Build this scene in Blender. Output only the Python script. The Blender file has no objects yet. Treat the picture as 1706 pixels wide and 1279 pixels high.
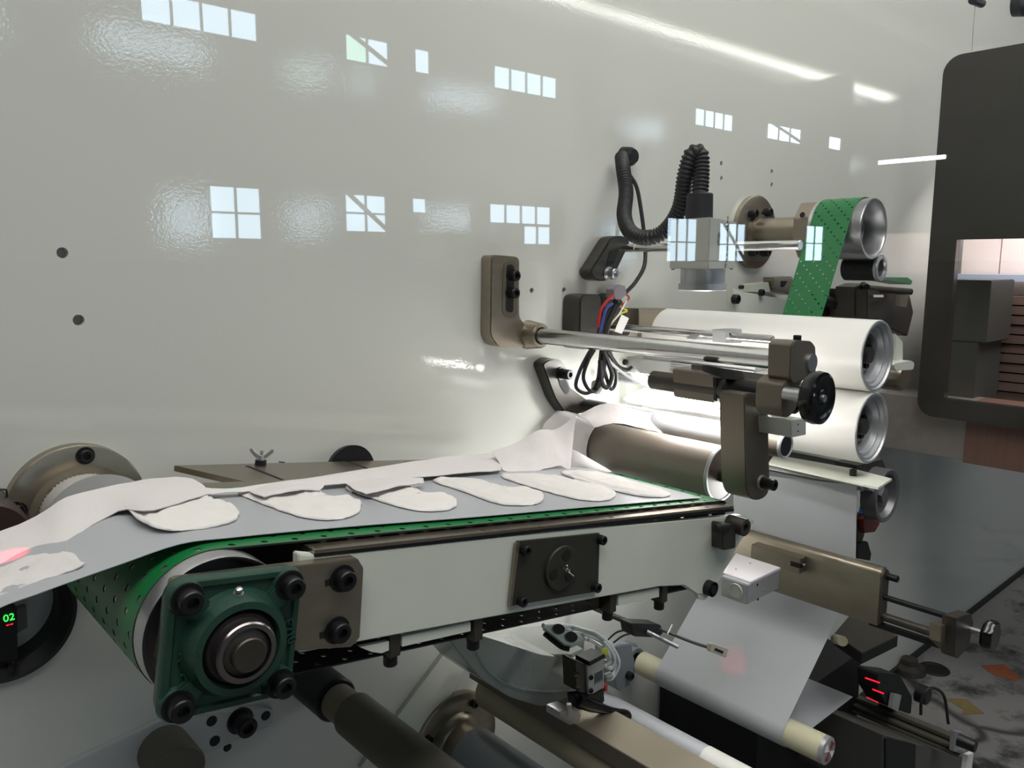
import bpy, bmesh, math, random
from mathutils import Vector, Matrix, noise
random.seed(7)
S = bpy.context.scene
COL = S.collection
CZ = 1.53                                   # eye height of the photographer
F = 1333.0; TH = math.radians(41.75); PH = math.atan(205 / 1333.0)
_s, _c, _sp, _cp = math.sin(TH), math.cos(TH), math.sin(PH), math.cos(PH)
FW = Vector((_s * _cp, _c * _cp, -_sp)); RT = Vector((_c, -_s, 0)); UP = Vector((_s * _sp, _c * _sp, _cp))
# ---------------------------------------------------------------- camera
cd = bpy.data.cameras.new('camera'); cam = bpy.data.objects.new('camera', cd); COL.objects.link(cam)
cam.location = (0, 0, CZ)
cam.rotation_euler = Matrix((RT, UP, -FW)).transposed().to_euler()
cd.sensor_fit = 'HORIZONTAL'; cd.sensor_width = 36; cd.lens = 36 * F / 1706
cd.clip_start = .02; cd.clip_end = 100
S.camera = cam
# ---------------------------------------------------------------- world and big lights
w = bpy.data.worlds.new('world'); S.world = w; w.use_nodes = True
bg = w.node_tree.nodes['Background']; bg.inputs[0].default_value = (.80, .9, 1, 1); bg.inputs[1].default_value = .5
S.view_settings.view_transform = 'Standard'; S.view_settings.look = 'None'; S.view_settings.gamma = 1
S.view_settings.exposure = 0.0; S.view_settings.use_curve_mapping = False
def area(name, loc, rot, sx, sy, energy, col=(1, 1, 1)):
    l = bpy.data.lights.new(name, 'AREA'); l.shape = 'RECTANGLE'; l.size = sx; l.size_y = sy; l.energy = energy; l.color = col
    o = bpy.data.objects.new(name, l); COL.objects.link(o); o.location = loc; o.rotation_euler = rot; return o
area('high_bay_light', (.2, -1.3, 5.4), (math.radians(20), 0, 0), 6, 1.4, 175, (1, .985, .95))
area('underside_fill', (1.18, 1.0, CZ - .53), (math.radians(90), 0, 0), .45, .05, 1.7)  # added fill without a fixture, brightens the wall under the conveyor
o_ = area('guard_fill', (1.22, .72, CZ - .40), (0, 0, 0), .10, .10, .45); o_.rotation_euler = Vector((-.62, .45, -.55)).to_track_quat('-Z', 'Y').to_euler()  # fill added to lift the guard, bracket and valve; no real lamp
area('machine_top_light', (1.9, .42, CZ + 1.35), (math.radians(20), 0, 0), 4.6, .2, 11.5, (1, .985, .95))

# ---------------------------------------------------------------- materials
def lin(c):
    return tuple(((v / 255) / 12.92 if v / 255 <= .04045 else ((v / 255 + .055) / 1.055) ** 2.4) for v in c) + (1,)
MATS = {}
def mat(name, rgb, rough=.5, metal=0., noise=0., nscale=60, bump=0., bscale=200, emit=0., coat=0., stretch=None, spec=.5, var=None, trans=0.):
    if name in MATS: return MATS[name]
    m = bpy.data.materials.new(name); m.use_nodes = True; nt = m.node_tree; b = nt.nodes['Principled BSDF']
    c = lin(rgb); b.inputs['Base Color'].default_value = c
    b.inputs['Roughness'].default_value = rough; b.inputs['Metallic'].default_value = metal
    b.inputs['Coat Weight'].default_value = coat; b.inputs['Coat Roughness'].default_value = .06
    b.inputs['Specular IOR Level'].default_value = spec
    if trans: b.inputs['Transmission Weight'].default_value = trans
    tc = nt.nodes.new('ShaderNodeTexCoord'); src = tc.outputs['Object']
    mp = nt.nodes.new('ShaderNodeMapping'); nt.links.new(src, mp.inputs[0])
    if stretch: mp.inputs['Scale'].default_value = stretch
    if noise:
        n = nt.nodes.new('ShaderNodeTexNoise'); n.inputs['Scale'].default_value = nscale; n.inputs['Detail'].default_value = 5
        nt.links.new(mp.outputs[0], n.inputs['Vector'])
        mx = nt.nodes.new('ShaderNodeMix'); mx.data_type = 'RGBA'
        lo = tuple(v * (1 - noise) for v in c[:3]) + (1,); hi = tuple(min(1, v * (1 + noise)) for v in c[:3]) + (1,)
        if var: lo = lin(var)
        mx.inputs['A'].default_value = lo; mx.inputs['B'].default_value = hi
        nt.links.new(n.outputs['Fac'], mx.inputs['Factor']); nt.links.new(mx.outputs['Result'], b.inputs['Base Color'])
        mr = nt.nodes.new('ShaderNodeMapRange'); mr.inputs['To Min'].default_value = max(.02, rough - .09); mr.inputs['To Max'].default_value = min(1, rough + .09)
        nt.links.new(n.outputs['Fac'], mr.inputs['Value']); nt.links.new(mr.outputs['Result'], b.inputs['Roughness'])
    if bump:
        n2 = nt.nodes.new('ShaderNodeTexNoise'); n2.inputs['Scale'].default_value = bscale; n2.inputs['Detail'].default_value = 2
        nt.links.new(mp.outputs[0], n2.inputs['Vector'])
        bp = nt.nodes.new('ShaderNodeBump'); bp.inputs['Strength'].default_value = bump; bp.inputs['Distance'].default_value = .001
        nt.links.new(n2.outputs['Fac'], bp.inputs['Height']); nt.links.new(bp.outputs['Normal'], b.inputs['Normal'])
    if emit:
        b.inputs['Emission Color'].default_value = c; b.inputs['Emission Strength'].default_value = emit
    MATS[name] = m; return m
PAINT = mat('white_machine_enamel', (196, 197, 190), .022, 0, .0, 3, .085, 250)
FRAME = mat('cream_white_paint', (205, 208, 196), .38, 0, .05, 14, .05, 300)
PLATED = mat('nickel_plated_steel', (150, 141, 126), .34, .85, .14, 30, .05, 300, stretch=(1, 1, 3))
PLATE2 = mat('dull_plated_sheet', (150, 140, 126), .3, .9, .18, 12, .03, 200)
BRONZE = mat('bronze_grey_anodised', (112, 104, 92), .42, .55, .05, 40, .05, 500)
ALU = mat('anodised_aluminium', (178, 180, 182), .38, .6, .04, 60)
ALUW = mat('silver_painted_housing', (176, 178, 172), .42, .15, .03, 30)
ALUM = mat('turned_aluminium', (190, 190, 192), .3, .9, .08, 25)
CHROME = mat('polished_shaft_steel', (196, 196, 194), .17, 1, .12, 18, stretch=(1, 6, 1))
BLACK = mat('black_oxide', (24, 24, 26), .42, .3, .2, 80)
RUBBER = mat('black_rubber', (26, 26, 28), .55, 0, .15, 60)
PLASTIC = mat('black_gloss_plastic', (14, 14, 15), .16, 0)
BRACK = mat('charcoal_cast_bracket', (58, 56, 50), .4, .35, .15, 50)
DROLL = mat('dark_rubber_roller', (84, 80, 70), .5, 0, .12, 8, .1, 90)
GREEN = mat('green_pvc_belt', (20, 110, 56), .36, 0, .10, 25, .1, 500)
CAST = mat('green_cast_enamel', (36, 66, 54), .3, .1, .15, 40, .35, 260)
BELTIN = mat('black_belt_underside', (34, 32, 31), .6, 0, .2, 60)
WROLL = mat('white_coated_roller', (230, 229, 224), .33, 0, .03, 10)
FILM = mat('grey_white_film', (168, 171, 175), .33, 0, .05, 6, .12, 26, stretch=(3, .5, 3))
NONW = mat('white_nonwoven', (214, 209, 207), .8, 0, .04, 20, .5, 150)
PADM = mat('white_pad_fluff', (222, 218, 214), .8, 0, .03, 30, .45, 220)
TAN = mat('beige_roller_sleeve', (160, 152, 128), .5, 0, .08, 12)
YEL = mat('yellowed_nylon_sleeve', (190, 186, 158), .45, 0, .05, 12)
TUBE = mat('clear_white_air_hose', (215, 218, 218), .22, 0, .05, 40)
SHEET = mat('grey_roller_sleeve', (140, 146, 152), .35, .1, .08, 9)
GREYG = mat('grey_enamel_guard', (158, 162, 156), .25, .0, .05, 8, coat=.5)
REDP = mat('dark_red_resin', (120, 42, 34), .4, 0, .2, 60)
BLUE = mat('blue_hose', (30, 110, 190), .35)
COPPER = mat('copper_wire', (150, 96, 66), .35, .8, .3, 200)
REDC = mat('red_wire', (170, 26, 34), .4); YELC = mat('yellow_wire', (196, 186, 60), .4); BLUC = mat('blue_wire', (54, 70, 140), .4)
LABELM = mat('white_label', (226, 226, 222), .5)
DKTEXT = mat('grey_print', (70, 74, 82), .5)
STEELD = mat('dark_steel_parts', (74, 70, 64), .4, .6, .25, 25)
DARKPANEL = mat('smoked_door_panel', (52, 50, 46), .22, 0, .18, 5, .04, 30, stretch=(1, .4, 3))
BROWN = mat('brown_stacked_board', (112, 92, 84), .5, 0, .25, 14, stretch=(.3, .3, 8))
COPPERP = mat('brown_coated_plate', (126, 96, 86), .42, .15, .18, 10, stretch=(1, 8, 1))
STAIN = mat('scuffed_stainless', (150, 142, 136), .38, .35, .22, 26)
PINK = mat('pale_pink_partition', (236, 220, 214), .6, 0, .06, 7)
PBLUE = mat('pale_blue_shelf', (176, 190, 214), .5)
GREYB = mat('grey_cabinet', (76, 76, 72), .45, 0, .1, 6)
LEDM = mat('led_strip', (255, 250, 246), .5, emit=34)
LEDT = mat('tube_light', (255, 253, 248), .5, emit=9)
GDIG = mat('green_digits', (60, 255, 90), .5, emit=1.6); RDIG = mat('red_digits', (255, 40, 50), .5, emit=1.6)
LEDREFL = mat('red_led_reflection', (255, 20, 40), .5, emit=1.8)
BLK0 = mat('deep_black', (9, 9, 10), .7)
WINP = mat('daylit_window_pane', (206, 232, 250), .4, emit=8)
WING = mat('daylit_window_pane_green', (196, 246, 226), .4, emit=7)
WINF = mat('grey_window_frame', (70, 72, 72), .5)
HALL = mat('hall_grey_paint', (108, 110, 106), .8, 0, .1, 1)
TAPE = mat('red_tape', (130, 40, 54), .4)
ORANGE = mat('orange_floor_paint', (150, 82, 52), .7, 0, .3, 40); OCHRE = mat('ochre_floor_paint', (120, 104, 64), .7, 0, .3, 40)

def floor_mat():
    m = bpy.data.materials.new('worn_grey_floor'); m.use_nodes = True; nt = m.node_tree; b = nt.nodes['Principled BSDF']
    tc = nt.nodes.new('ShaderNodeTexCoord')
    n = nt.nodes.new('ShaderNodeTexNoise'); n.inputs['Scale'].default_value = 5; n.inputs['Detail'].default_value = 9; n.inputs['Roughness'].default_value = .7
    nt.links.new(tc.outputs['Object'], n.inputs['Vector'])
    r = nt.nodes.new('ShaderNodeValToRGB'); r.color_ramp.elements[0].position = .36; r.color_ramp.elements[0].color = lin((52, 52, 52))
    r.color_ramp.elements[1].position = .5; r.color_ramp.elements[1].color = lin((128, 126, 124))
    nt.links.new(n.outputs['Fac'], r.inputs[0])
    v = nt.nodes.new('ShaderNodeTexVoronoi'); v.feature = 'DISTANCE_TO_EDGE'; v.inputs['Scale'].default_value = 1.1
    n3 = nt.nodes.new('ShaderNodeTexNoise'); n3.inputs['Scale'].default_value = 3
    ad = nt.nodes.new('ShaderNodeMix'); ad.data_type = 'RGBA'; ad.inputs['Factor'].default_value = .25
    nt.links.new(tc.outputs['Object'], n3.inputs['Vector']); nt.links.new(tc.outputs['Object'], ad.inputs['A']); nt.links.new(n3.outputs['Color'], ad.inputs['B'])
    nt.links.new(ad.outputs['Result'], v.inputs['Vector'])
    r2 = nt.nodes.new('ShaderNodeValToRGB'); r2.color_ramp.elements[0].position = .004; r2.color_ramp.elements[0].color = (.05, .05, .05, 1)
    r2.color_ramp.elements[1].position = .02; r2.color_ramp.elements[1].color = (1, 1, 1, 1)
    nt.links.new(v.outputs['Distance'], r2.inputs[0])
    mx = nt.nodes.new('ShaderNodeMix'); mx.data_type = 'RGBA'; mx.blend_type = 'MULTIPLY'; mx.inputs['Factor'].default_value = .8
    nt.links.new(r.outputs[0], mx.inputs['A']); nt.links.new(r2.outputs[0], mx.inputs['B']); nt.links.new(mx.outputs['Result'], b.inputs['Base Color'])
    bp = nt.nodes.new('ShaderNodeBump'); bp.inputs['Strength'].default_value = .4; bp.inputs['Distance'].default_value = .01
    nt.links.new(n.outputs['Fac'], bp.inputs['Height']); nt.links.new(bp.outputs['Normal'], b.inputs['Normal'])
    b.inputs['Roughness'].default_value = .5
    return m
FLOORM = floor_mat()
def pane_mat():
    m = bpy.data.materials.new('clear_acrylic'); m.use_nodes = True; nt = m.node_tree
    for n in list(nt.nodes):
        if n.type == 'BSDF_PRINCIPLED': nt.nodes.remove(n)
    out = nt.nodes['Material Output']
    t = nt.nodes.new('ShaderNodeBsdfTransparent'); t.inputs[0].default_value = (.997, .997, .997, 1)
    g = nt.nodes.new('ShaderNodeBsdfGlossy'); g.inputs['Roughness'].default_value = .012
    lw = nt.nodes.new('ShaderNodeLayerWeight'); lw.inputs['Blend'].default_value = .5
    p = nt.nodes.new('ShaderNodeMath'); p.operation = 'POWER'; p.inputs[1].default_value = 5
    a = nt.nodes.new('ShaderNodeMath'); a.operation = 'MULTIPLY_ADD'; a.inputs[1].default_value = .9; a.inputs[2].default_value = .04
    mx = nt.nodes.new('ShaderNodeAddShader')
    nt.links.new(lw.outputs['Facing'], p.inputs[0]); nt.links.new(p.outputs[0], a.inputs[0]); nt.links.new(a.outputs[0], g.inputs['Color'])
    nt.links.new(t.outputs[0], mx.inputs[0]); nt.links.new(g.outputs[0], mx.inputs[1]); nt.links.new(mx.outputs[0], out.inputs[0])
    return m
PANE = pane_mat()

# ---------------------------------------------------------------- geometry helpers
def ray(px, py): return FW + RT * ((px - 853) / F) - UP * ((py - 639.5) / F)
def P(px, py, Y):
    d = ray(px, py); v = d * (Y / d.y); v.z += CZ; return v
def PX(px, py, X):
    d = ray(px, py); v = d * (X / d.x); v.z += CZ; return v
def PZ(px, py, Z):
    d = ray(px, py); v = d * ((Z - CZ) / d.z); v.z += CZ; return v
def PP(px, py, o, n):
    d = ray(px, py); c = Vector((0, 0, CZ)); return c + d * ((o - c).dot(n) / d.dot(n))
def rad(v, rpx): return rpx * (v - Vector((0, 0, CZ))).dot(FW) / F
def Yat(x, z, px):                                   # depth at which a line along y through (x, z) crosses column px
    lo, hi = .2, 1.3
    for _ in range(40):
        m = (lo + hi) / 2; v = Vector((x, m, z - CZ)); q = 853 + F * v.dot(RT) / v.dot(FW)
        if q > px: lo = m
        else: hi = m
    return lo
WLOC = {}
def thing(name, loc, label, cat, group=None):
    o = bpy.data.objects.new(name, None); o.empty_display_size = .02; COL.objects.link(o); o.location = loc; WLOC[o.name] = Vector(loc)
    o['label'] = label; o['category'] = cat
    if group: o['group'] = group
    return o
def mk(name, bm, m, parent=None, label=None, cat=None, group=None, kind=None, smooth=35, bevel=0., bseg=2, solid=0.):
    bmesh.ops.recalc_face_normals(bm, faces=bm.faces)
    if bevel:
        ed = [e for e in bm.edges if len(e.link_faces) == 2 and e.calc_face_angle(0) > math.radians(38)]
        bmesh.ops.bevel(bm, geom=ed, offset=bevel, segments=bseg, affect='EDGES', clamp_overlap=True)
    xs = [v.co for v in bm.verts]
    c = Vector([(min(v[i] for v in xs) + max(v[i] for v in xs)) / 2 for i in range(3)])
    bmesh.ops.translate(bm, verts=bm.verts, vec=-c)
    for f in bm.faces: f.smooth = True
    for e in bm.edges:
        if len(e.link_faces) == 2 and e.calc_face_angle(0) > math.radians(smooth): e.smooth = False
    me = bpy.data.meshes.new(name); bm.to_mesh(me); bm.free(); me.materials.append(m)
    o = bpy.data.objects.new(name, me); COL.objects.link(o); WLOC[o.name] = c
    if parent: o.parent = parent; o.location = c - WLOC[parent.name]
    else: o.location = c
    if solid:
        s = o.modifiers.new('thickness', 'SOLIDIFY'); s.thickness = solid; s.offset = 0
        es = o.modifiers.new('edges', 'EDGE_SPLIT'); es.split_angle = math.radians(55)
    if label: o['label'] = label
    if cat: o['category'] = cat
    if group: o['group'] = group
    if kind: o['kind'] = kind
    return o
def dup(o, wloc, parent, label=None):
    c = o.copy(); COL.objects.link(c); c.parent = parent; WLOC[c.name] = Vector(wloc)
    c.location = Vector(wloc) - (WLOC[parent.name] if parent else Vector((0, 0, 0)))
    return c
def frame(d):
    d = Vector(d).normalized(); a = Vector((0, 0, 1)) if abs(d.z) < .9 else Vector((1, 0, 0))
    u = a.cross(d).normalized(); return u, d.cross(u).normalized(), d
def lathe(prof, o, d=(0, 1, 0), seg=48, bm=None):
    bm = bm or bmesh.new(); u, v, d = frame(d); o = Vector(o); rings = []
    for t, r in prof:
        if r < 1e-6: rings.append([bm.verts.new(o + d * t)])
        else: rings.append([bm.verts.new(o + d * t + u * (r * math.cos(2 * math.pi * k / seg)) + v * (r * math.sin(2 * math.pi * k / seg))) for k in range(seg)])
    for a, b in zip(rings, rings[1:]):
        for k in range(seg):
            j = (k + 1) % seg
            if len(a) == 1 and len(b) == 1: break
            if len(a) == 1: bm.faces.new((a[0], b[k], b[j]))
            elif len(b) == 1: bm.faces.new((a[k], a[j], b[0]))
            else: bm.faces.new((a[k], a[j], b[j], b[k]))
    return bm
def cyl(a, b, r, r2=None, seg=40, ch=None, bm=None):
    a = Vector(a); b = Vector(b); L = (b - a).length; r2 = r if r2 is None else r2; ch = min(r, L) * .08 if ch is None else ch
    return lathe([(0, 0), (0, r - ch), (ch, r), (L - ch, r2), (L, r2 - ch), (L, 0)], a, b - a, seg, bm)
def prism(pts, off, bm=None):
    """polygon pts (world) extruded by vector off"""
    bm = bm or bmesh.new(); off = Vector(off)
    a = [bm.verts.new(p) for p in pts]; b = [bm.verts.new(Vector(p) + off) for p in pts]; n = len(pts)
    bm.faces.new(a); bm.faces.new(b[::-1])
    for i in range(n): bm.faces.new((a[i], b[i], b[(i + 1) % n], a[(i + 1) % n]))
    return bm
def ppx(poly, Y, depth, bm=None): return prism([P(x, y, Y) for x, y in poly], (0, depth, 0), bm)
def rnd(poly, r=.3, n=4):
    """round the corners of a pixel polygon"""
    out = []; m = len(poly)
    for i in range(m):
        p0, p1, p2 = Vector(poly[i - 1]), Vector(poly[i]), Vector(poly[(i + 1) % m])
        a = p1 + (p0 - p1).normalized() * min(r, (p0 - p1).length * .48); b = p1 + (p2 - p1).normalized() * min(r, (p2 - p1).length * .48)
        for k in range(n + 1):
            t = k / n; out.append(tuple(a * (1 - t) ** 2 + p1 * 2 * t * (1 - t) + b * t * t))
    return out
def box(lo, hi, bm=None):
    lo = Vector(lo); hi = Vector(hi)
    return prism([(lo.x, lo.y, lo.z), (hi.x, lo.y, lo.z), (hi.x, lo.y, hi.z), (lo.x, lo.y, hi.z)], (0, hi.y - lo.y, 0), bm)
def catmull(pts, n=8):
    pts = [Vector(p) for p in pts]; q = [pts[0] * 2 - pts[1]] + pts + [pts[-1] * 2 - pts[-2]]; out = []
    for i in range(1, len(q) - 2):
        for k in range(n):
            t = k / n; a, b, c, d = q[i - 1:i + 3]
            out.append(.5 * (2 * b + (c - a) * t + (2 * a - 5 * b + 4 * c - d) * t * t + (3 * b - a - 3 * c + d) * t ** 3))
    out.append(pts[-1]); return out
def resample(pts, step):
    out = [pts[0]]; acc = 0
    for a, b in zip(pts, pts[1:]):
        L = (b - a).length; d = step - acc
        while d <= L: out.append(a.lerp(b, d / L)); d += step
        acc = (acc + L) % step if L else acc
    return out
def tube(pts, r, seg=10, bm=None, smoothn=8, corr=None):
    pts = catmull(pts, smoothn)
    if corr: pts = resample(pts, corr[0] / 4)
    bm = bm or bmesh.new(); u = None; prev = None
    for i, p in enumerate(pts):
        t = (pts[min(i + 1, len(pts) - 1)] - pts[max(i - 1, 0)]).normalized()
        if u is None: u = frame(t)[0]
        u = (u - t * u.dot(t)).normalized(); v = t.cross(u)
        rr = r * (1 + (corr[1] if i % 4 < 2 else -corr[1])) if corr else r
        ring = [bm.verts.new(p + u * (rr * math.cos(2 * math.pi * k / seg)) + v * (rr * math.sin(2 * math.pi * k / seg))) for k in range(seg)]
        if prev:
            for k in range(seg): bm.faces.new((prev[k], prev[(k + 1) % seg], ring[(k + 1) % seg], ring[k]))
        else: first = ring
        prev = ring
    bm.faces.new(first[::-1]); bm.faces.new(prev); return bm
def sheet(rows, nu=6, nv=4, wob=0., seed=0):
    """smooth surface through a grid of world points (rows of equal length)"""
    rows = [catmull(r, nu) for r in rows]; cols = [catmull(c, nv) for c in zip(*rows)]
    rnd_ = random.Random(seed); bm = bmesh.new(); g = [[bm.verts.new(p + Vector((0, -.3, 1)) * wob * (4 * noise.noise(p * 45) + 2.5 * noise.noise(p * 120))) for p in c] for c in cols]
    for a, b in zip(g, g[1:]):
        for k in range(len(a) - 1): bm.faces.new((a[k], a[k + 1], b[k + 1], b[k]))
    return bm
def px_rows(rows): return [[P(*q) for q in r] for r in rows]
BOLTS = {}
def bolt(parent, p, r, L=.008, d=(0, -1, 0), washer=True, name='bolt', m=None):
    """socket head cap screw sitting on point p, head pointing along d"""
    key = (round(r, 4), round(L, 4), tuple(d), washer, (m or BLACK).name); p = Vector(p)
    prof = ([(0, 0), (0, r * 1.35), (.0015, r * 1.35), (.0015, r)] if washer else [(0, 0), (0, r)])
    prof += [(L - r * .12, r), (L, r * .88), (L, r * .52), (L - r * .5, r * .5), (L - r * .5, 0)]
    if key in BOLTS: o = dup(BOLTS[key][0], p + BOLTS[key][1], parent)
    else:
        o = mk(name, lathe(prof, p, d, 20), m or BLACK, parent); BOLTS[key] = (o, WLOC[o.name] - p)
    return o
def boolean(o, cutter_bm):
    me = bpy.data.meshes.new('cut'); bmesh.ops.recalc_face_normals(cutter_bm, faces=cutter_bm.faces); cutter_bm.to_mesh(me); cutter_bm.free()
    c = bpy.data.objects.new('cut', me); COL.objects.link(c); m = o.modifiers.new('b', 'BOOLEAN'); m.object = c; m.operation = 'DIFFERENCE'; m.solver = 'EXACT'
    bpy.context.view_layer.update(); dg = bpy.context.evaluated_depsgraph_get(); new = bpy.data.meshes.new_from_object(o.evaluated_get(dg))
    o.modifiers.remove(m); old = o.data; o.data = new; bpy.data.objects.remove(c); bpy.data.meshes.remove(old); bpy.data.meshes.remove(me)
def holecut(o, items, depth, d=(0, 1, 0)):
    bm = bmesh.new()
    for p, r in items: lathe([(0, 0), (0, r), (depth, r), (depth, 0)], p, d, 20, bm)
    boolean(o, bm)
def text(body, p, size, m, parent, rot, name='lettering', ext=.0004):
    cu = bpy.data.curves.new(name, 'FONT'); cu.body = body; cu.size = size; cu.extrude = ext; cu.align_x = 'CENTER'; cu.align_y = 'CENTER'
    tmp = bpy.data.objects.new('tmp', cu); COL.objects.link(tmp); bpy.context.view_layer.update()
    me = bpy.data.meshes.new_from_object(tmp.evaluated_get(bpy.context.evaluated_depsgraph_get())); bpy.data.objects.remove(tmp); bpy.data.curves.remove(cu)
    me.materials.clear(); me.materials.append(m); o = bpy.data.objects.new(name, me); COL.objects.link(o); o.parent = parent
    o.location = Vector(p) - WLOC[parent.name]; o.rotation_euler = rot; return o
W = 1.14

# ================================================================ SETTING
wall = mk('wall_back', box((-1.6, W, -.0), (6.5, W + .03, 3.6)), PAINT, kind='structure')
holes = [(104, 421, 9), (131, 533, 9), (886, 484, 4.5), (940, 483, 4.5), (883, 733, 5), (937, 726, 4), (1202, 272, 4), (1202, 297, 4), (1286, 286, 4), (1286, 308, 4), (357, 1204, 9)]
cut = [(P(x, y, W) + Vector((0, -.005, 0)), rad(P(x, y, W), r)) for x, y, r in holes[:-1]]
holecut(wall, cut, .022)
PORT = P(8, 1032, W); PR = .078
holecut(wall, [(PORT + Vector((0, -.02, 0)), PR)], .1)
mk('floor', box((-9, -6.9, -.05), (20, 6, 0)), FLOORM, kind='structure')
mk('baseboard_back', box((1.5, W - .012, 0), (6.5, W, .022)), RUBBER, kind='structure')
mk('wall_front', box((-9, -6.92, 0), (20, -6.72, 6.2)), HALL, kind='structure')
mk('wall_left', box((-9.2, -6.9, 0), (-9, 6, 6.2)), HALL, kind='structure')
mk('wall_right', box((20, -6.9, 0), (20.2, 6, 6.2)), HALL, kind='structure')
mk('ceiling', box((-9, -6.9, 6.2), (20, 6, 6.3)), mat('ceiling_sheet', (150, 152, 150), .8), kind='structure')
# windows of the hall, behind the photographer, seen mirrored in the pane and the enamel
D1 = 7.7
wins = [(.325, .464, .269, .304, 4, 1, 0), (.588, .657, .268, .303, 2, 1, 1), (.701, .728, .269, .303, 1, 1, 0), (.851, .990, .268, .303, 4, 1, 0), (1.38, 1.514, .269, .303, 4, 1, 0),
        (1.649, 1.797, .269, .303, 3, 1, 0), (1.93, 1.993, .272, .303, 1, 1, 0), (.392, .458, .027, .092, 2, 2, 0), (.580, .647, .040, .092, 2, 2, 0), (.692, .718, .070, .092, 1, 1, 0),
        (.841, .978, .060, .091, 4, 1, 0), (.915, .978, .027, .058, 2, 1, 0), (1.30, 1.40, -.01, .085, 3, 2, 0), (1.48, 1.58, -.01, .08, 3, 2, 0), (1.845, 1.93, 0, .085, 2, 2, 0), (-.35, -.2, .03, .092, 3, 2, 0), (-.2, .05, .269, .304, 4, 1, 0), (.10, .21, .269, .304, 4, 1, 0)]
for i, (a, b, c, d, nx, nz, g) in enumerate(wins):
    x0, x1, z0, z1 = a * D1, b * D1, CZ + c * D1, CZ + d * D1
    fr = thing('window_%d' % (i + 1), ((x0 + x1) / 2, -6.72, z0), '', ''); del fr['label']; del fr['category']; fr['kind'] = 'structure'
    for k in range(nx):
        for j in range(nz):
            X0 = x0 + (x1 - x0) * k / nx + .004; X1 = x0 + (x1 - x0) * (k + 1) / nx - .004; Z0 = z0 + (z1 - z0) * j / nz + .004; Z1 = z0 + (z1 - z0) * (j + 1) / nz - .004
            mk('pane', box((X0, -6.72, Z0), (X1, -6.705, Z1)), WING if g and k == 0 else WINP, fr)
    bm = bmesh.new()
    for k in range(nx + 1): X = x0 + (x1 - x0) * k / nx; box((X - .010, -6.72, z0), (X + .010, -6.68, z1), bm)
    for j in range(nz + 1): Z = z0 + (z1 - z0) * j / nz; box((x0, -6.72, Z - .010), (x1, -6.68, Z + .010), bm)
    mk('window_frame', bm, WINF, fr)
    if i in (1, 5, 8, 13):
        mk('brace', cyl((x0, -6.62, z1), (x1, -6.62, z0), .025, seg=10), WINF, fr)
# machine's own tube light above the frame, and a batten far down the hall (both seen only as reflections)
t = thing('tube_light', (2.3, .55, CZ + .744), 'long bare tube light fixed along the top of the machine', 'light')
mk('tube', cyl((1.13 * .75, .55, CZ + .744), (3.9, .55, CZ + .744), .011, seg=16), LEDT, t)
mk('batten', box((.8, .53, CZ + .757), (3.95, .57, CZ + .79)), FRAME, t)
mk('batten_light', box((11.97, -4.42, CZ + 1.39), (12.03, -3.52, CZ + 1.44)), mat('batten_tube', (225, 240, 250), .5, emit=9), label='white batten light hanging across the hall', cat='light')

# ================================================================ CONVEYOR
AL = math.radians(8.4); U = Vector((math.cos(AL), 0, -math.sin(AL))); N = Vector((math.sin(AL), 0, math.cos(AL)))
AX = P(415, 1090, .6)
def L(s, h, y): return Vector((AX.x, y, AX.z)) + U * s + N * h
def PB(px, py, h): return PP(px, py, L(0, h, 0), N)         # pixel on a plane parallel to the belt, h above the axis
CY0, CY1 = .68, .92
# --- belt loop: hull round drum and two nose rollers
def hull(circ, n=10):
    """closed convex path round circles (s,h,r) given in clockwise order starting with the top run"""
    pts = []; m = len(circ); ang = []
    for i in range(m):
        a, b = circ[i], circ[(i + 1) % m]; dx, dy = b[0] - a[0], b[1] - a[1]; D = math.hypot(dx, dy); ang.append(math.atan2(dy, dx) + math.acos((a[2] - b[2]) / D))
    for i in range(m):
        a0, a1 = ang[i - 1], ang[i]
        while a1 > a0: a1 -= 2 * math.pi
        while a1 < a0 - 2 * math.pi: a1 += 2 * math.pi
        k = max(2, int(abs(a1 - a0) / math.radians(7)))
        for j in range(k + 1):
            a = a0 + (a1 - a0) * j / k; pts.append((circ[i][0] + circ[i][2] * math.cos(a), circ[i][1] + circ[i][2] * math.sin(a)))
    return pts
def belt(name, pathfn, length, y0, y1, cell, hr, m, parent=None, every=2, closed=True, phase=0, **kw):
    """perforated belt with real holes; pathfn(dist) -> world point at y=0"""
    nl = max(2, int(length / cell)); cl = length / nl; nw = max(1, int(round((y1 - y0) / cell))); cw = (y1 - y0) / nw; bm = bmesh.new()
    def pt(a, b): q = pathfn(a * cl); return Vector((q.x, y0 + b * cw, q.z))
    V = {}
    def vv(a, b):
        a2 = a % nl if closed else a; k = (round(a2, 3), round(b, 3))
        if k not in V: V[k] = bm.verts.new(pt(a2, b))
        return V[k]
    for i in range(nl):
        for j in range(nw):
            o = [vv(i + a, j + b) for a, b in ((0, 0), (.5, 0), (1, 0), (1, .5), (1, 1), (.5, 1), (0, 1), (0, .5))]
            if (i + j + phase) % every == 0 and 0 <= j < nw:
                q = [bm.verts.new(pt(i + .5 + hr / cl * math.cos(t), j + .5 + hr / cw * math.sin(t))) for t in [math.radians(225 + 45 * k) for k in range(8)]]
                for k in range(8): bm.faces.new((o[k], o[(k + 1) % 8], q[(k + 1) % 8], q[k]))
            else: bm.faces.new(o)
    return mk(name, bm, m, parent, solid=.0018, smooth=60, **kw)
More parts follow.
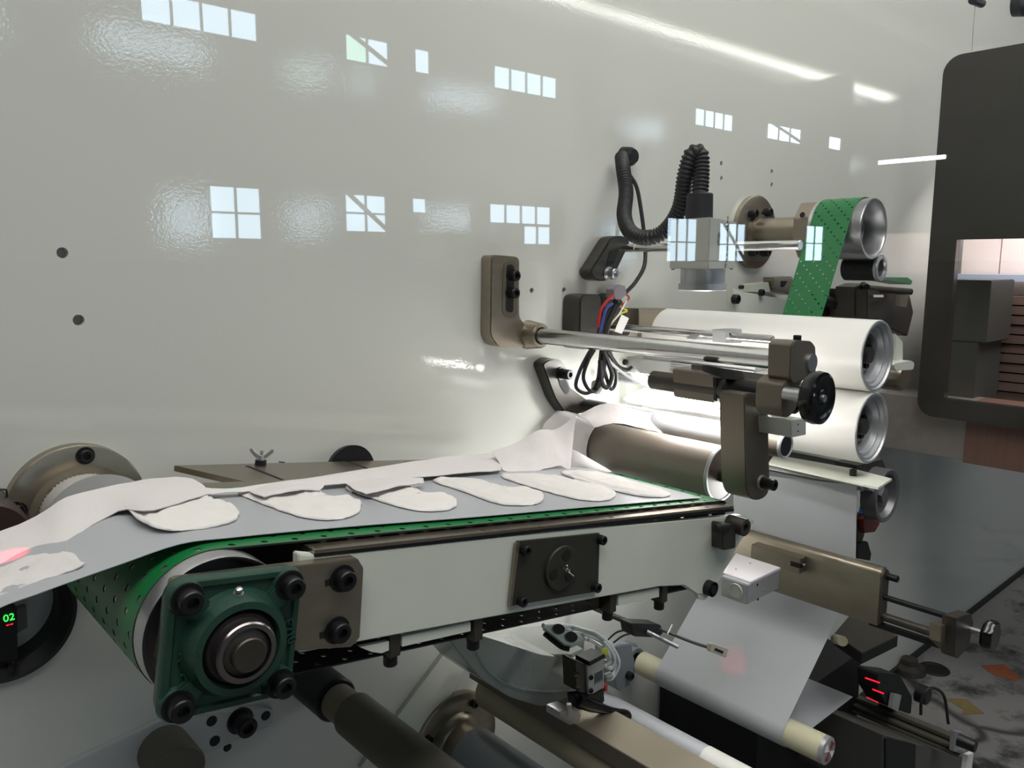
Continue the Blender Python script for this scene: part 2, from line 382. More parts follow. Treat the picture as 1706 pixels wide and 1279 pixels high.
def polypath(pts, closed=True):
    q = pts + [pts[0]] if closed else pts; cum = [0]
    for a, b in zip(q, q[1:]): cum.append(cum[-1] + (b - a).length)
    def fn(d):
        d = max(0, min(d, cum[-1]))
        for i in range(len(cum) - 1):
            if d <= cum[i + 1]: return q[i].lerp(q[i + 1], (d - cum[i]) / max(1e-9, cum[i + 1] - cum[i]))
        return q[-1]
    return fn, cum[-1]
loop = [L(s, h, 0) for s, h in hull([(0, 0, .0665), (.80, .054, .0125), (.76, -.052, .0145)])]
fn, ln = polypath(loop)
bo = belt('conveyor_belt', fn, ln, CY0, CY1, .0155, .0034, GREEN, label='long green perforated conveyor belt wrapped round the big drum on the left', cat='belt')
bo.data.materials.clear(); bo.data.materials.append(BELTIN); bo.data.materials.append(GREEN)
mo = bo.modifiers['thickness']; mo.material_offset = 1; mo.material_offset_rim = 0; mo.offset = 1
# decide which side is outer: solidify puts offset material on the copied (outer-normal) side
# --- drum
def dxz(y): return Vector((AX.x, y, AX.z))
t = thing('drive_drum', dxz(.98), 'large aluminium drum inside the left end of the long green belt', 'roller')
mk('drum_shell', lathe([(0, .0645), (.003, .0655), (.36, .0655), (.36, .03), (.35, .03), (.33, .058), (.012, .058), (.004, .0615), (0, .0645)], dxz(.66), seg=96), ALUM, t)
mk('web_disc', lathe([(0, 0), (0, .0585), (.01, .0585), (.01, 0)], dxz(.685), seg=64), ALUM, t)
mk('shaft', cyl(dxz(.597), dxz(1.1), .0145), STEELD, t)
mk('journal', cyl(dxz(1.02), dxz(1.125), .052, seg=64), mat('worn_white_collar', (190, 186, 180), .4, .2), t)
# --- flange on the wall behind the drum
t = thing('mounting_flange', P(125, 842, W), 'big round plated flange on the wall behind the drum at left', 'flange')
fc = dxz(W)
mk('flange_disc', lathe([(0, 0), (0, .05), (-.03, .055), (-.045, .062), (-.045, .052), (-.05, .052), (-.05, 0)][::-1] , fc + Vector((0, 0, 0)), seg=72), PLATED, t)
mk('flange_rim', lathe([(-.02, .04), (-.02, .080), (-.018, .0835), (0, .0835), (0, .04)], fc, seg=96), PLATED, t)
for a in (80, 170, 350, 260):
    bolt(t, fc + Vector((.070 * math.cos(math.radians(a)), -.02, .070 * math.sin(math.radians(a)))), .0085, .009)
# --- conveyor frame
t = thing('belt_conveyor', P(800, 1000, .67), 'long cream painted steel conveyor body under the green belt', 'conveyor')
FY = .66
face = [(497, 922), (522, 924), (860, 891), (1236, 858), (1258, 868), (1232, 905), (1194, 975), (1180, 990), (1162, 990), (1140, 975), (1098, 977), (785, 1034), (497, 1088)]
o = mk('front_panel', ppx(face, FY, .012), FRAME, t, bevel=.0012)
mk('back_panel', prism([P(x, y, FY) + Vector((0, .315, 0)) for x, y in face], (0, .012, 0)), FRAME, t)
mk('bed_plate', prism([L(.085, .057, .672), L(.79, .057, .672), L(.79, .061, .672), L(.085, .061, .672)], (0, .30, 0)), PLATE2, t)
mk('edge_strip', prism([L(.085, .0585, .6605), L(.80, .0585, .6605), L(.80, .062, .6605), L(.085, .062, .6605)], (0, .05, 0)), PLATE2, t)
mk('edge_shim', prism([L(.085, .0555, .6595), L(.80, .0535, .6595), L(.80, .0580, .6595), L(.085, .0580, .6595)], (0, .01, 0)), BLACK, t)
for s in (.094, .30, .52, .74):
    mk('rivet', lathe([(0, 0), (0, .0035), (.0006, .0033), (.0006, 0)], L(s, .062, .669), N, 14), STEELD, t)
mk('end_plate_left', prism([L(.085, .055, .665), L(.085, -.035, .665), L(.091, -.035, .665), L(.091, .055, .665)], (0, .30, 0)), STEELD, t)
# clamps hanging below
for k, (x, y) in enumerate([(658, 1062), (797, 1038), (1022, 995), (1108, 980)]):
    p = P(x, y, .665)
    mk('clamp_foot', prism([p + Vector((-.007, 0, .012)), p + Vector((.007, 0, .012)), p + Vector((.007, 0, -.022)), p + Vector((-.007, 0, -.022))], (0, .02, 0)), STEELD, t, bevel=.001)
    bolt(t, p + Vector((0, .01, -.022)), .0075, .012, (0, 0, -1), False, name='clamp_knob')
for x0, y0, x1, y1 in [(670, 1066, 784, 1042), (1030, 998, 1098, 985)]:
    mk('lower_rail', ppx([(x0, y0 - 6), (x1, y1 - 6), (x1, y1 + 9), (x0, y0 + 11)], .664, .006), FRAME, t)
mk('lower_rail', ppx([(600, 1078), (648, 1068), (648, 1083), (636, 1088), (620, 1086)], .664, .006), FRAME, t)
p = P(1178, 978, .66)
mk('pivot_boss', lathe([(-.012, 0), (-.012, .007), (-.006, .0075), (-.006, .0105), (-.012, .0115), (.03, .0125), (.03, 0)], p, (0, 1, 0), 32), BLACK, t)
mk('boss_plate', lathe([(-.003, 0), (-.003, .019), (.004, .019), (.004, 0)], p + Vector((-.004, .004, 0)), (0, 1, 0), 32), FRAME, t)
# nose fittings at right end
t2 = thing('nose_tensioner', P(1215, 900, .66), 'small black clamp bracket and bored collar at the right end of conveyor', 'clamp')
mk('clamp_body', ppx(rnd([(1204, 872), (1226, 874), (1226, 913), (1204, 917)], 4), .64, .02), STEELD, t2, bevel=.001)
mk('clamp_screw', cyl(P(1192, 881, .64), P(1212, 878, .64), .006), BLACK, t2)
p = P(1243, 879, .63)
mk('bored_collar', lathe([(0, .0065), (0, .0125), (.001, .0135), (.03, .0135), (.03, 0), (.008, 0), (.008, .0065), (0, .0065)], p, seg=32), STEELD, t2)
mk('collar_arm', ppx([(1220, 868), (1240, 872), (1240, 888), (1220, 886)], .652, .012), STEELD, t2)
# --- vent plate with rotary shutter
t = thing('shutter_plate', P(930, 945, .66), 'square dark plated plate with round three-hole shutter on conveyor side', 'plate')
pl = mk('backing_plate', ppx([(863, 902), (1000, 888), (997, 985), (849, 1010)], .655, .0048), BRACK, t, bevel=.0008)
mk('plate_edge', ppx([(860, 905), (866, 903), (853, 1010), (849, 1010)], .6545, .004), PLATED, t)
dc = P(935, 945, .6535); dr = .0275
sh = mk('shutter_disc', lathe([(0, 0), (0, dr - .001), (.001, dr), (.004, dr), (.004, 0)], dc - Vector((0, .003, 0)), seg=56), BRACK, t)
for a in (60, 180, 300):
    q = dc + Vector((.0165 * math.cos(math.radians(a + 10)), -.0040, .0165 * math.sin(math.radians(a + 10))))
    mk('vent_hole', lathe([(0, 0), (0, .0066), (.001, .0066)], q, (0, 1, 0), 24), BLK0, sh)
def wingnut(parent, p, s, d=Vector((0, -1, 0)), u=Vector((1, 0, 0)), name='wing_nut'):
    v = d.cross(u).normalized(); u = u.normalized()
    bm = lathe([(0, 0), (0, s * .34), (s * .45, s * .26), (s * .45, s * .16), (s * .9, s * .16), (s * .9, 0)], p, d, 16)
    for sg in (-1, 1):
        q = [p + u * sg * s * a + d * s * b for a, b in ((.2, .05), (.6, .25), (1.1, .8), (1.15, 1.05), (.9, 1.1), (.5, .65), (.2, .4))]
        prism([x - v * s * .09 for x in q], v * s * .18, bm)
    return mk(name, bm, ALUM, parent, bevel=.0003, bseg=1)
wingnut(sh, dc - Vector((0, .006, 0)), .0095, u=Vector((.55, 0, -.8)))
for x, y in [(872, 915), (999, 898), (990, 977), (866, 1000)]: bolt(t, P(x, y, .655), .0062, .0085, washer=False)

# --- side plate carrying the bearing
t = thing('bearing_plate', P(590, 930, .64), 'plated steel plate with clipped corners behind the green bearing', 'plate')
plp = [(300, 966), (596, 930), (606, 946), (606, 952), (600, 1062), (586, 1078), (490, 1084), (460, 1150), (285, 1150), (264, 1100), (290, 970)]
bp_ = mk('plate', ppx(plp, .645, .014), PLATED, t, bevel=.001)
for x, y in [(570, 963), (561, 1049)]:
    q = P(x, y, .645)
    mk('slot', prism([q + Vector((a, -.0006, b)) for a, b in ((-.018, .003), (-.006, .004), (-.006, -.004), (-.018, -.003))], (0, .001, 0)), BLK0, t)
    bolt(t, q, .0098, .012)
# --- flange bearing
bc = AX.copy(); FYb = .615
t = thing('flange_bearing', (bc.x, .645, bc.z - .06), 'green cast four-bolt flange bearing at the left end of conveyor', 'bearing')
def sq(r, cr, y, n=8, rot=-AL):
    out = []
    for k in range(4):
        a0 = k * math.pi / 2; cx = (r - cr) * (1 if k in (0, 3) else -1); cz = (r - cr) * (1 if k in (0, 1) else -1)
        for j in range(n + 1):
            a = a0 + math.pi / 2 * j / n; x = cx + cr * math.cos(a); z = cz + cr * math.sin(a)
            out.append(Vector((bc.x + x * math.cos(rot) - z * math.sin(rot), y, bc.z + x * math.sin(rot) + z * math.cos(rot))))
    return out
bm = bmesh.new(); rings = []
for r, cr, y in ((.0575, .016, .645), (.0585, .017, .642), (.0585, .017, .632), (.0565, .0155, .6285), (.052, .016, .6285), (.050, .018, .631)):
    rings.append([bm.verts.new(v) for v in sq(r, cr, y)])
for a, b in zip(rings, rings[1:]):
    n = len(a)
    for k in range(n): bm.faces.new((a[k], a[(k + 1) % n], b[(k + 1) % n], b[k]))
bm.faces.new(rings[-1]); bm.faces.new(rings[0][::-1])
mk('housing_base', bm, CAST, t)
mk('housing_hub', lathe([(0, .047), (-.010, .043), (-.016, .0405), (-.019, .0395), (-.0195, .0335), (-.014, .0325), (-.006, .032), (0, .032)], (bc.x, .632, bc.z), seg=72), CAST, t)
for k in range(4):
    a = math.radians(45 + 90 * k) - AL; d = Vector((math.cos(a), 0, math.sin(a))); v = Vector((-d.z, 0, d.x))
    c0 = Vector((bc.x, .6325, bc.z))
    mk('bolt_boss', lathe([(0, .0155), (-.004, .0145), (-.0062, .0135), (-.0062, 0)], c0 + d * .0625, seg=32), CAST, t)
    mk('rib', prism([c0 + d * .036 + v * .009, c0 + d * .055 + v * .011, c0 + d * .055 - v * .011, c0 + d * .036 - v * .009], (0, -.0072, 0)), CAST, t, bevel=.002)
    bolt(t, c0 + d * .0625 + Vector((0, -.0062, 0)), .0098, .013)
mk('seal_ring', lathe([(0, .0325), (-.004, .0318), (-.007, .029), (-.0075, .0255), (0, .0255)], (bc.x, .622, bc.z), seg=64), mat('dark_seal', (46, 42, 42), .35, .5), t)
mk('inner_race', lathe([(0, .0262), (-.014, .0258), (-.0155, .0245), (-.0155, .0208), (0, .0205)], (bc.x, .618, bc.z), seg=64), mat('bearing_steel', (122, 116, 116), .22, .9, .1, 40), t)
mk('shaft_end', lathe([(0, .0203), (-.008, .0200), (-.0088, .019), (-.0108, .004), (-.0085, .0006), (-.0085, 0)], (bc.x, .614, bc.z), seg=48), STEELD, t)
q = Vector((bc.x + .004, .628, bc.z + .0435))
mk('grease_nipple', lathe([(0, .0), (0, .0042), (.003, .0042), (.003, .0022), (.005, .0034), (.0075, .003), (.0085, .0015), (.0085, 0)], q + Vector((0, -.002, -.002)), (0, -.45, 1), 12), ALUM, t)
text('F210', (bc.x + .049, .6280, bc.z - .006), .012, CAST, t, (math.radians(90), math.radians(82), 0), 'cast_lettering', .0008)
text('K', (bc.x - .043, .6280, bc.z + .002), .013, CAST, t, (math.radians(90), math.radians(98), 0), 'cast_lettering', .0008)
text('P', (bc.x - .043, .6280, bc.z - .015), .013, CAST, t, (math.radians(90), math.radians(98), 0), 'cast_lettering', .0008)

# --- back guide table with slots and wing nuts
t = thing('guide_table', L(.35, .05, W), 'thin plated guide table with wing nuts along the wall behind belt', 'table')
HT = .056
def tq(px, py): return PB(px, py, HT)
yb = 1.125
tab = [L(.123, HT, yb), L(.70, HT, yb), L(.70, HT, .955), L(.215, HT, .955)]
q0 = tq(290, 775); q1 = tq(452, 812)
tab = [Vector(q0), q0 + U * .56, q1 + U * .47 + Vector((0, -.03, 0)), q1 + (q1 - q0) * .6]
mk('table_plate', prism(tab, -N * .008), PLATE2, t, bevel=.0006)
def slot(a, b, wd=.003):
    a = tq(*a); b = tq(*b); d = (b - a).normalized(); v = N.cross(d) * wd
    mk('slot', prism([a - v + N * .0003, b - v + N * .0003, b + v + N * .0003, a + v + N * .0003], -N * .0008), BLK0, t)
slot((411, 776), (470, 799)); slot((578, 768), (616, 782)); slot((465, 769), (474, 770)); slot((746, 762), (765, 767))
for (x, y), s in [((434, 774), .015), ((752, 757), .010)]:
    q = PB(x, y, HT)
    mk('spacer', cyl(q, q + N * s * .5, s * .55, seg=20), BLACK, t)
    wingnut(t, q + N * s * .5, s, d=N, u=Vector((.85, -.5, -.1)))
mk('shaft_stub', lathe([(0, 0), (0, .041), (-.012, .043), (-.012, 0)], P(580, 782, W), seg=48), BLACK, label='black round cap on the wall peeping over the guide table', cat='cap')

# --- lower left slotted bracket plate
t = thing('bracket_plate', P(300, 1250, W), 'grey slanting wall plate with round holes below the green bearing', 'plate')
pp = mk('plate', ppx([(105, 1279), (270, 1200), (440, 1178), (456, 1182), (455, 1204), (445, 1212), (300, 1275), (240, 1330), (60, 1330)], W - .012, .012), mat('grey_plate', (176, 178, 178), .45, .1, .05, 20), t, bevel=.001)
for x, y, r in [(353, 1201, 9), (358, 1234, 9), (443, 1192, 8)]:
    q = P(x, y, W - .0125); mk('hole', lathe([(0, 0), (0, rad(q, r)), (.0008, rad(q, r))], q, seg=20), BLK0, t)
q = P(379, 1245, W - .0005); mk('hole', lathe([(0, 0), (0, rad(q, 7)), (.002, rad(q, 7))], q, seg=20), BLK0, t)
bolt(t, P(400, 1200, W - .012), .0155, .03)
q = P(300, 1285, W - .03); bolt(t, q, .012, .03)
mk('stub_roller', cyl(P(300, 1285, 1.06), P(300, 1285, 1.06) + Vector((0, .07, 0)), .036), DROLL, label='stubby beige roller end at the bottom left edge', cat='roller')

# --- round port with sensor at far left
t = thing('port_ring', PORT, 'thick black rubber edged round opening in the wall at lower left', 'port')
mk('ring', lathe([(-.004, PR - .001), (-.006, PR + .003), (0, PR + .005), (.05, PR + .003), (.05, PR - .013), (.012, PR - .013), (-.004, PR - .001)], PORT, seg=72), RUBBER, t)
mk('back_plate', lathe([(.05, 0), (.05, PR), (.055, PR), (.055, 0)], PORT, seg=48), PAINT, t)
t = thing('digital_sensor', P(18, 1060, W), 'black sensor amplifier with green and red digits in the round opening', 'sensor')
mk('body', ppx([(-10, 1000), (28, 1012), (30, 1098), (14, 1104), (-10, 1100)], W + .0, .02), BLK0, t, bevel=.001)
mk('clip', ppx([(28, 1015), (44, 1010), (46, 1045), (28, 1055)], W + .008, .012), GREYB, t)
mk('lead', tube([P(18, 1100, W), P(20, 1108, W), P(18, 1116, W - .01)], .004), RUBBER, t)
text('02', P(15, 1029, W - .001), .013, GDIG, t, (math.radians(90), 0, 0), 'green_readout')
text('--', P(16, 1039, W - .001), .013, RDIG, t, (math.radians(90), 0, 0), 'red_readout')
# spring and wires at left edge
t = thing('spring_wire', P(5, 850, 1.05), 'thin black wire and coil spring at the left edge', 'wire')
mk('wire', tube([P(-12, 818, 1.05), P(10, 816, 1.05), P(12, 835, 1.05), P(30, 836, 1.05), P(42, 852, 1.05), P(38, 866, 1.05)], .0012, 6), BLACK, t)
hx = [P(-12 + 20 * i / 60, 840 + 24 * i / 60, 1.05) + Vector((0, .006 * math.cos(i * 1.3), .006 * math.sin(i * 1.3))) for i in range(60)]
mk('coil', tube(hx, .0012, 5, smoothn=2), ALUM, t)
mk('roller_core', cyl(P(-20, 905, 1.0), P(-20, 905, 1.0) + Vector((0, .13, 0)), .045), mat('dark_brown_hub', (62, 48, 42), .4, .4), label='dark brown hub at the left edge under the wall flange', cat='hub')

# ================================================================ WEB ON THE BELT
HB = .0695
film = []
def PBm(px, py, h=HB): return PB(px, py, h)
front = [P(-60, 1047, .685), P(0, 1012, .69), P(60, 990, .69), P(120, 968, .692), P(200, 940, .694)]
front += [PB(x, y, HB) for x, y in ((300, 906), (380, 896), (480, 886), (620, 874), (780, 862), (940, 848), (1060, 838), (1170, 829))]
back = [P(-60, 925, .89), P(0, 902, .89), P(60, 876, .89), P(110, 856, .89), P(180, 836, .885)]
backb = [L(s, HB, y) for s, y in ((.05, .885), (.12, .895), (.2, .905), (.31, .918), (.42, .93), (.54, .95), (.65, .965), (.77, .97))]
back += backb
rows = []
for k in range(7):
    t_ = k / 6; rows.append([a.lerp(b, t_) for a, b in zip(front, back)])
mk('film_web', sheet(rows, 4, 1), FILM, label='smooth grey backing film lying over the green belt and off the left edge', cat='film', solid=.0006)
# folded nonwoven cover along the far edge
H2 = .075
top_e = [P(-60, 908, .90), P(0, 886, .90), P(60, 860, .90), P(110, 830, .90), P(175, 812, .905), PB(258, 797, .080), PB(320, 798, .080)]
top_e += [PB(352, 815, .0775), PB(460, 804, .079), PB(560, 789, .079), PB(690, 769, .079), PB(760, 759, .079), PB(835, 753, .079)]
bot_e = [P(-60, 990, .78), P(0, 962, .78), P(60, 935, .79), P(110, 903, .80), P(196, 852, .83), PB(255, 850, .079), PB(330, 828, .079)]
bot_e += [PB(356, 823, .0765), PB(460, 814, .0765), PB(560, 806, .0765), PB(690, 796, .0765), PB(760, 789, .0765), PB(835, 783, .0765)]
rows = [top_e, [a.lerp(b, .35) + Vector((0, 0, .0015)) for a, b in zip(top_e, bot_e)], [a.lerp(b, .7) + Vector((0, 0, .001)) for a, b in zip(top_e, bot_e)], bot_e]
mk('nonwoven_sheet', sheet(rows, 4, 4, .0003), NONW, label='white nonwoven cover sheet folded along the far side of belt', cat='fabric', solid=.001)
# sheet rising from the belt to the brown roller
up_t = [(820, 753, .985), (865, 735, .99), (900, 716, .99), (930, 714, .985), (960, 690, .98)]
up_m = [(830, 768, .955), (872, 757, .955), (905, 745, .955), (935, 742, .955), (955, 730, .955)]
up_b = [(838, 783, .93), (875, 788, .925), (905, 782, .93), (930, 776, .935), (950, 784, .93)]
mk('rising_sheet', sheet(px_rows([up_t, up_m, up_b]), 5, 5, .0006), NONW, label='crumpled white nonwoven lifting off the belt beside brown roller', cat='fabric', solid=.001)
# loose sheet at lower left corner (bonded pads leaving the picture)
def YF(x, y, k=.010): f = 1012 - .367 * x; b = 902 - .42 * x; return .69 + (f - y) / (f - b) * .198 - k
lo_t, lo_m, lo_b = [[P(x, y, YF(x, y, k)) for x, y in r] for r, k in (([(-60, 958), (0, 944), (50, 927), (95, 912), (122, 922), (128, 932)], .010), ([(-60, 985), (0, 966), (55, 950), (100, 935), (125, 936), (136, 937)], .013), ([(-60, 1020), (0, 992), (60, 970), (110, 953), (130, 946), (142, 940)], .008))]
mk('loose_flap', sheet([lo_t, lo_m, lo_b], 6, 6, .0005), NONW, label='white flap of nonwoven near the red light spot at left edge', cat='fabric', solid=.001)
# pads
def pad(poly, label, h=.071, thick=.006, curl=0):
    pts = [PB(x, y, h) for x, y in catmull2(poly, 5)]
    pts = [p + (U * noise.noise(p * 90) + Vector((0, 1, 0)) * noise.noise(p * 90 + Vector((5, 5, 5)))) * .0022 for p in pts]
    bm = bmesh.new(); c = sum(pts, Vector()) / len(pts); rings = []
    for sc, hh in ((1, .0), (1.0, .001), (.97, .0022), (.91, .0026), (.87, .0022), (.82, .0046), (.7, thick * .9), (.55, thick), (.4, thick * 1.05), (.2, thick * 1.1)):
        rings.append([bm.verts.new(c + (p - c) * sc + N * (hh + (.0026 * noise.noise((c + (p - c) * sc) * 55) + .0016 * noise.noise((c + (p - c) * sc) * 140)) * (hh > 0))) for i, p in enumerate(pts)])
    n = len(pts)
    for a, b in zip(rings, rings[1:]):
        for k in range(n): bm.faces.new((a[k], a[(k + 1) % n], b[(k + 1) % n], b[k]))
    bm.faces.new(rings[0][::-1]); e = bm.verts.new(c + N * (thick * 1.1 + .0026 * noise.noise(c * 55)))
    for k in range(n): bm.faces.new((rings[-1][k], rings[-1][(k + 1) % n], e))
    return mk('absorbent_pad', bm, PADM, label=label, cat='pad', group='white absorbent pads on the conveyor web', smooth=80)
def catmull2(poly, n):
    q = [Vector((x, y, 0)) for x, y in poly]; m = len(q); out = []
    for i in range(m):
        a, b, c, d = q[i - 1], q[i], q[(i + 1) % m], q[(i + 2) % m]
        for k in range(n):
            t = k / n; v = .5 * (2 * b + (c - a) * t + (2 * a - 5 * b + 4 * c - d) * t * t + (3 * b - a - 3 * c + d) * t ** 3); out.append((v.x, v.y))
    return out
pad([(180, 815), (250, 803), (330, 805), (345, 822), (362, 838), (385, 840), (397, 850), (392, 866), (350, 879), (290, 884), (245, 874), (208, 845)], 'leftmost white absorbent pad with wide rounded tip on the film')
pad([(398, 820), (460, 808), (520, 812), (545, 828), (570, 833), (596, 832), (602, 845), (590, 858), (555, 866), (505, 862), (455, 846), (415, 830)], 'second absorbent pad from the left, tip notched like a mitten')
pad([(575, 812), (640, 806), (690, 815), (720, 830), (748, 825), (762, 836), (752, 848), (720, 852), (680, 848), (625, 832)], 'third absorbent pad from the left, with loose tissue over its back')
pad([(720, 800), (765, 797), (820, 808), (862, 820), (896, 817), (906, 828), (898, 838), (865, 842), (825, 838), (775, 820)], 'fourth absorbent pad from the left, slim with rounded tip')
pad([(834, 792), (890, 790), (940, 797), (990, 809), (1022, 817), (1024, 828), (1005, 834), (965, 832), (915, 820), (865, 805)], 'fifth absorbent pad from the left, flat with long oval tip')
pad([(935, 786), (985, 787), (1040, 799), (1090, 815), (1117, 822), (1105, 828), (1065, 826), (1015, 815), (965, 800)], 'rightmost absorbent pad, half under the brown roller')
fl = [[(598, 800, .90), (640, 797, .90), (680, 796, .89), (706, 797, .88)], [(610, 810, .88), (645, 806, .88), (682, 801, .875), (706, 803, .87)]]
def PBr(rows, h): return [[PB(x, y, h + dz) for x, y, dz in r] for r in rows]
mk('tissue_flap', sheet(PBr([[(576, 806, .004), (620, 798, .010), (665, 795, .012), (705, 797, .010)], [(590, 815, .006), (630, 810, .012), (675, 806, .012), (706, 804, .008)], [(610, 822, .006), (640, 816, .01), (675, 809, .01), (700, 805, .007)]], .072), 6, 5, .0003), NONW, label='torn tissue flap lying over the third pad from the left', cat='tissue', solid=.0008)
mk('tissue_flap', sheet(PBr([[(415, 818, .004), (455, 806, .010), (500, 806, .012), (541, 808, .010)], [(425, 822, .006), (470, 815, .012), (505, 812, .012), (536, 814, .008)], [(440, 828, .006), (475, 820, .01), (505, 816, .01), (530, 817, .007)]], .072), 6, 5, .0003), NONW, label='torn tissue flap lying over the second pad from the left', cat='tissue', solid=.0008)

# ================================================================ MAIN SHAFT GROUP
def axis(px, py, Y=W): v = P(px, py, Y); return v.x, v.z
sx, sz = axis(868, 556)
t = thing('shaft_bracket', P(842, 500, W), 'plated slotted wall bracket with two black bolts holding the long shaft', 'bracket')
BY = W - .03
br = mk('slotted_plate', ppx(rnd([(819, 424), (866, 428), (866, 530), (880, 545), (880, 578), (830, 578), (817, 560)], 8), BY, .03), PLATED, t, bevel=.002)
mk('slot_recess', ppx(rnd([(839, 434), (864, 436), (862, 530), (837, 526)], 12, 6), BY - .001, .003), BRONZE, t)
mk('slot', ppx(rnd([(845, 440), (857, 441), (855, 521), (843, 519)], 6, 5), BY - .0018, .002), BLK0, t)
for x, y in [(852, 459), (851, 488)]: bolt(t, P(x, y, BY - .001), .0098, .016)
mk('shaft_boss', lathe([(0, .028), (-.035, .0235), (-.037, .022), (-.037, .0165), (-.030, .016), (-.030, 0)], (sx, BY + .01, sz), seg=48), PLATED, t)
ye = .548
mk('main_shaft', cyl((sx, ye, sz), (sx, BY, sz), .0146, seg=48), CHROME, label='thick polished steel shaft crossing the picture centre', cat='shaft')
t = thing('shaft_clamp', P(1330, 640, .57), 'bronze grey end clamp gripping the near end of the thick shaft', 'clamp')
mk('clamp_head', ppx(rnd([(1318, 574), (1326, 567), (1352, 568), (1359, 576), (1360, 618), (1352, 630), (1336, 634), (1322, 640), (1316, 630)], 4), .545, .034), BRONZE, t, bevel=.0015)
mk('clamp_heel', ppx(rnd([(1318, 628), (1340, 628), (1331, 645), (1328, 678), (1316, 694), (1306, 696), (1302, 680), (1304, 640)], 5), .550, .04), BRONZE, t, bevel=.002)
mk('shaft_end', lathe([(0, 0), (0, .0125), (.003, .0125)], (sx + .001, .542, sz), seg=40), ALUM, t)
bolt(t, P(1328, 569, .56), .0055, .009, (0, 0, 1), False)
t = thing('hand_wheel', P(1365, 663, .5), 'glossy black dished hand wheel on the end of the bronze clamp', 'handwheel')
hc = P(1366, 663, .500); hr_ = rad(hc, 45)
mk('rim', lathe([(0, .006), (-.004, .010), (-.002, hr_ * .55), (-.006, hr_ * .86), (-.004, hr_ * .97), (.004, hr_), (.012, hr_ * .96), (.016, hr_ * .8), (.018, .012), (.018, 0)], hc, seg=64), PLASTIC, t)
mk('hub', cyl(hc + Vector((0, .016, 0)), hc + Vector((0, .05, 0)), .0095, seg=24), ALUM, t)
mk('hub_screw', lathe([(-.007, 0), (-.007, .005), (0, .006), (.004, .006)], hc, seg=20), ALUM, t)
# second thin shaft behind
x2, z2 = axis(1040, 546, 1.05)
mk('thin_shaft', cyl((x2, .72, z2), (x2, 1.13, z2), .0075, seg=32), CHROME, label='thin bright rod just behind the thick shaft', cat='shaft')
t = thing('rod_block', P(1222, 558, .83), 'small silver block with two screws on the thin rod', 'block')
mk('block', ppx([(1209, 550), (1236, 548), (1236, 571), (1209, 571)], .80, .028), ALU, t, bevel=.0008)
for x in (1216, 1228): bolt(t, P(x, 556, .80), .0022, .001, (0, -1, 0), False)
mk('wedge_block', ppx([(1158, 565), (1166, 557), (1186, 558), (1192, 566)], .86, .02), ALU, label='tiny silver wedge shaped clip on the thin rod', cat='clip')
# led lamp housing under shaft
t = thing('led_lamp', P(1100, 610, .95), 'white and grey finned linear inspection lamp under the thick shaft', 'lamp')
lx, lz = axis(1068, 604, 1.02)
mk('housing', prism([(lx - .022, .75, lz + .012), (lx + .022, .75, lz + .012), (lx + .022, .75, lz - .010), (lx + .010, .75, lz - .018), (lx - .022, .75, lz - .018)], (0, .29, 0)), ALUW, t, bevel=.001)
for k in range(5): mk('fin', box((lx - .0245, .75, lz + .010 - k * .0045), (lx - .02, .93, lz + .012 - k * .0045)), ALU, t)
mk('top_fin', box((lx - .02, .75, lz + .012), (lx + .02, 1.0, lz + .020)), ALU, t, bevel=.001)
mk('light_strip', box((lx - .004, .76, lz - .022), (lx + .018, 1.03, lz - .0181)), LEDM, t)
lg = area('wall_fill_light', (lx - .01, 1.0, lz - .035), (math.radians(60), 0, math.radians(35)), .04, .04, .9, (1, .99, .98))  # extra fill added to brighten the wall near the lamp's far end
mk('plug', cyl(P(1040, 603, 1.04), P(1050, 604, 1.04), .006, seg=16), RUBBER, t)
# second light bar
t = thing('light_bar', P(1310, 712, .62), 'white box shaped light bar end below the hand wheel', 'lamp')
bx = [(1317, 700), (1343, 697), (1343, 724), (1319, 729)]
mk('housing', ppx(bx, .60, .10), ALUW, t, bevel=.0008)
q = P(1320, 700, .62)
mk('light_strip', box((q.x + .006, .64, q.z + .0015), (q.x + .028, .9, q.z + .004)), LEDM, t)
for y in (707, 718): mk('screw', lathe([(0, 0), (0, .0016), (.001, .0016)], P(1330, y, .5995), seg=10), STEELD, t)
# vertical lit diffuser glimpsed beside arm
q = P(1281, 680, .70)
mk('lamp_end_glow', box((q.x, .70, q.z - .012), (q.x + .008, .72, q.z + .012)), LEDM, label='bright lamp end showing between arm and hand wheel', cat='lamp')

# swing arm & block
t = thing('swing_arm', P(1255, 750, .68), 'olive grey upright arm plate carrying the brown roller', 'arm')
mk('arm_plate', ppx(rnd([(1240, 655), (1280, 655), (1281, 740), (1283, 812), (1277, 828), (1262, 834), (1249, 830), (1243, 812)], 9), .655, .045), BRONZE, t, bevel=.0015)
q = P(1268, 803, .655)
mk('washer', lathe([(0, 0), (-.003, 0), (-.003, .0115), (0, .012)][::-1], q, seg=32), ALU, t)
bolt(t, q + Vector((0, -.003, 0)), .0092, .022, washer=False)
t = thing('pivot_block', P(1190, 645, .76), 'bronze square pivot block on the dark rod beside the arm', 'block')
mk('block', ppx(rnd([(1190, 622), (1214, 618), (1216, 664), (1210, 672), (1192, 672)], 4), .735, .085), BRONZE, t, bevel=.003)
mk('block_face', ppx(rnd([(1194, 626), (1213, 622), (1214, 664), (1208, 669), (1194, 669)], 4), .731, .005), BLACK, t, bevel=.001)
mk('top_block', ppx(rnd([(1170, 608), (1290, 626), (1290, 640), (1204, 630), (1170, 618)], 3), .70, .02), STEELD, t)
rx, rz = axis(1250, 655, .68)
t = thing('pivot_rod', (rx, .8, rz), 'dark round pivot rod below the thick shaft', 'rod')
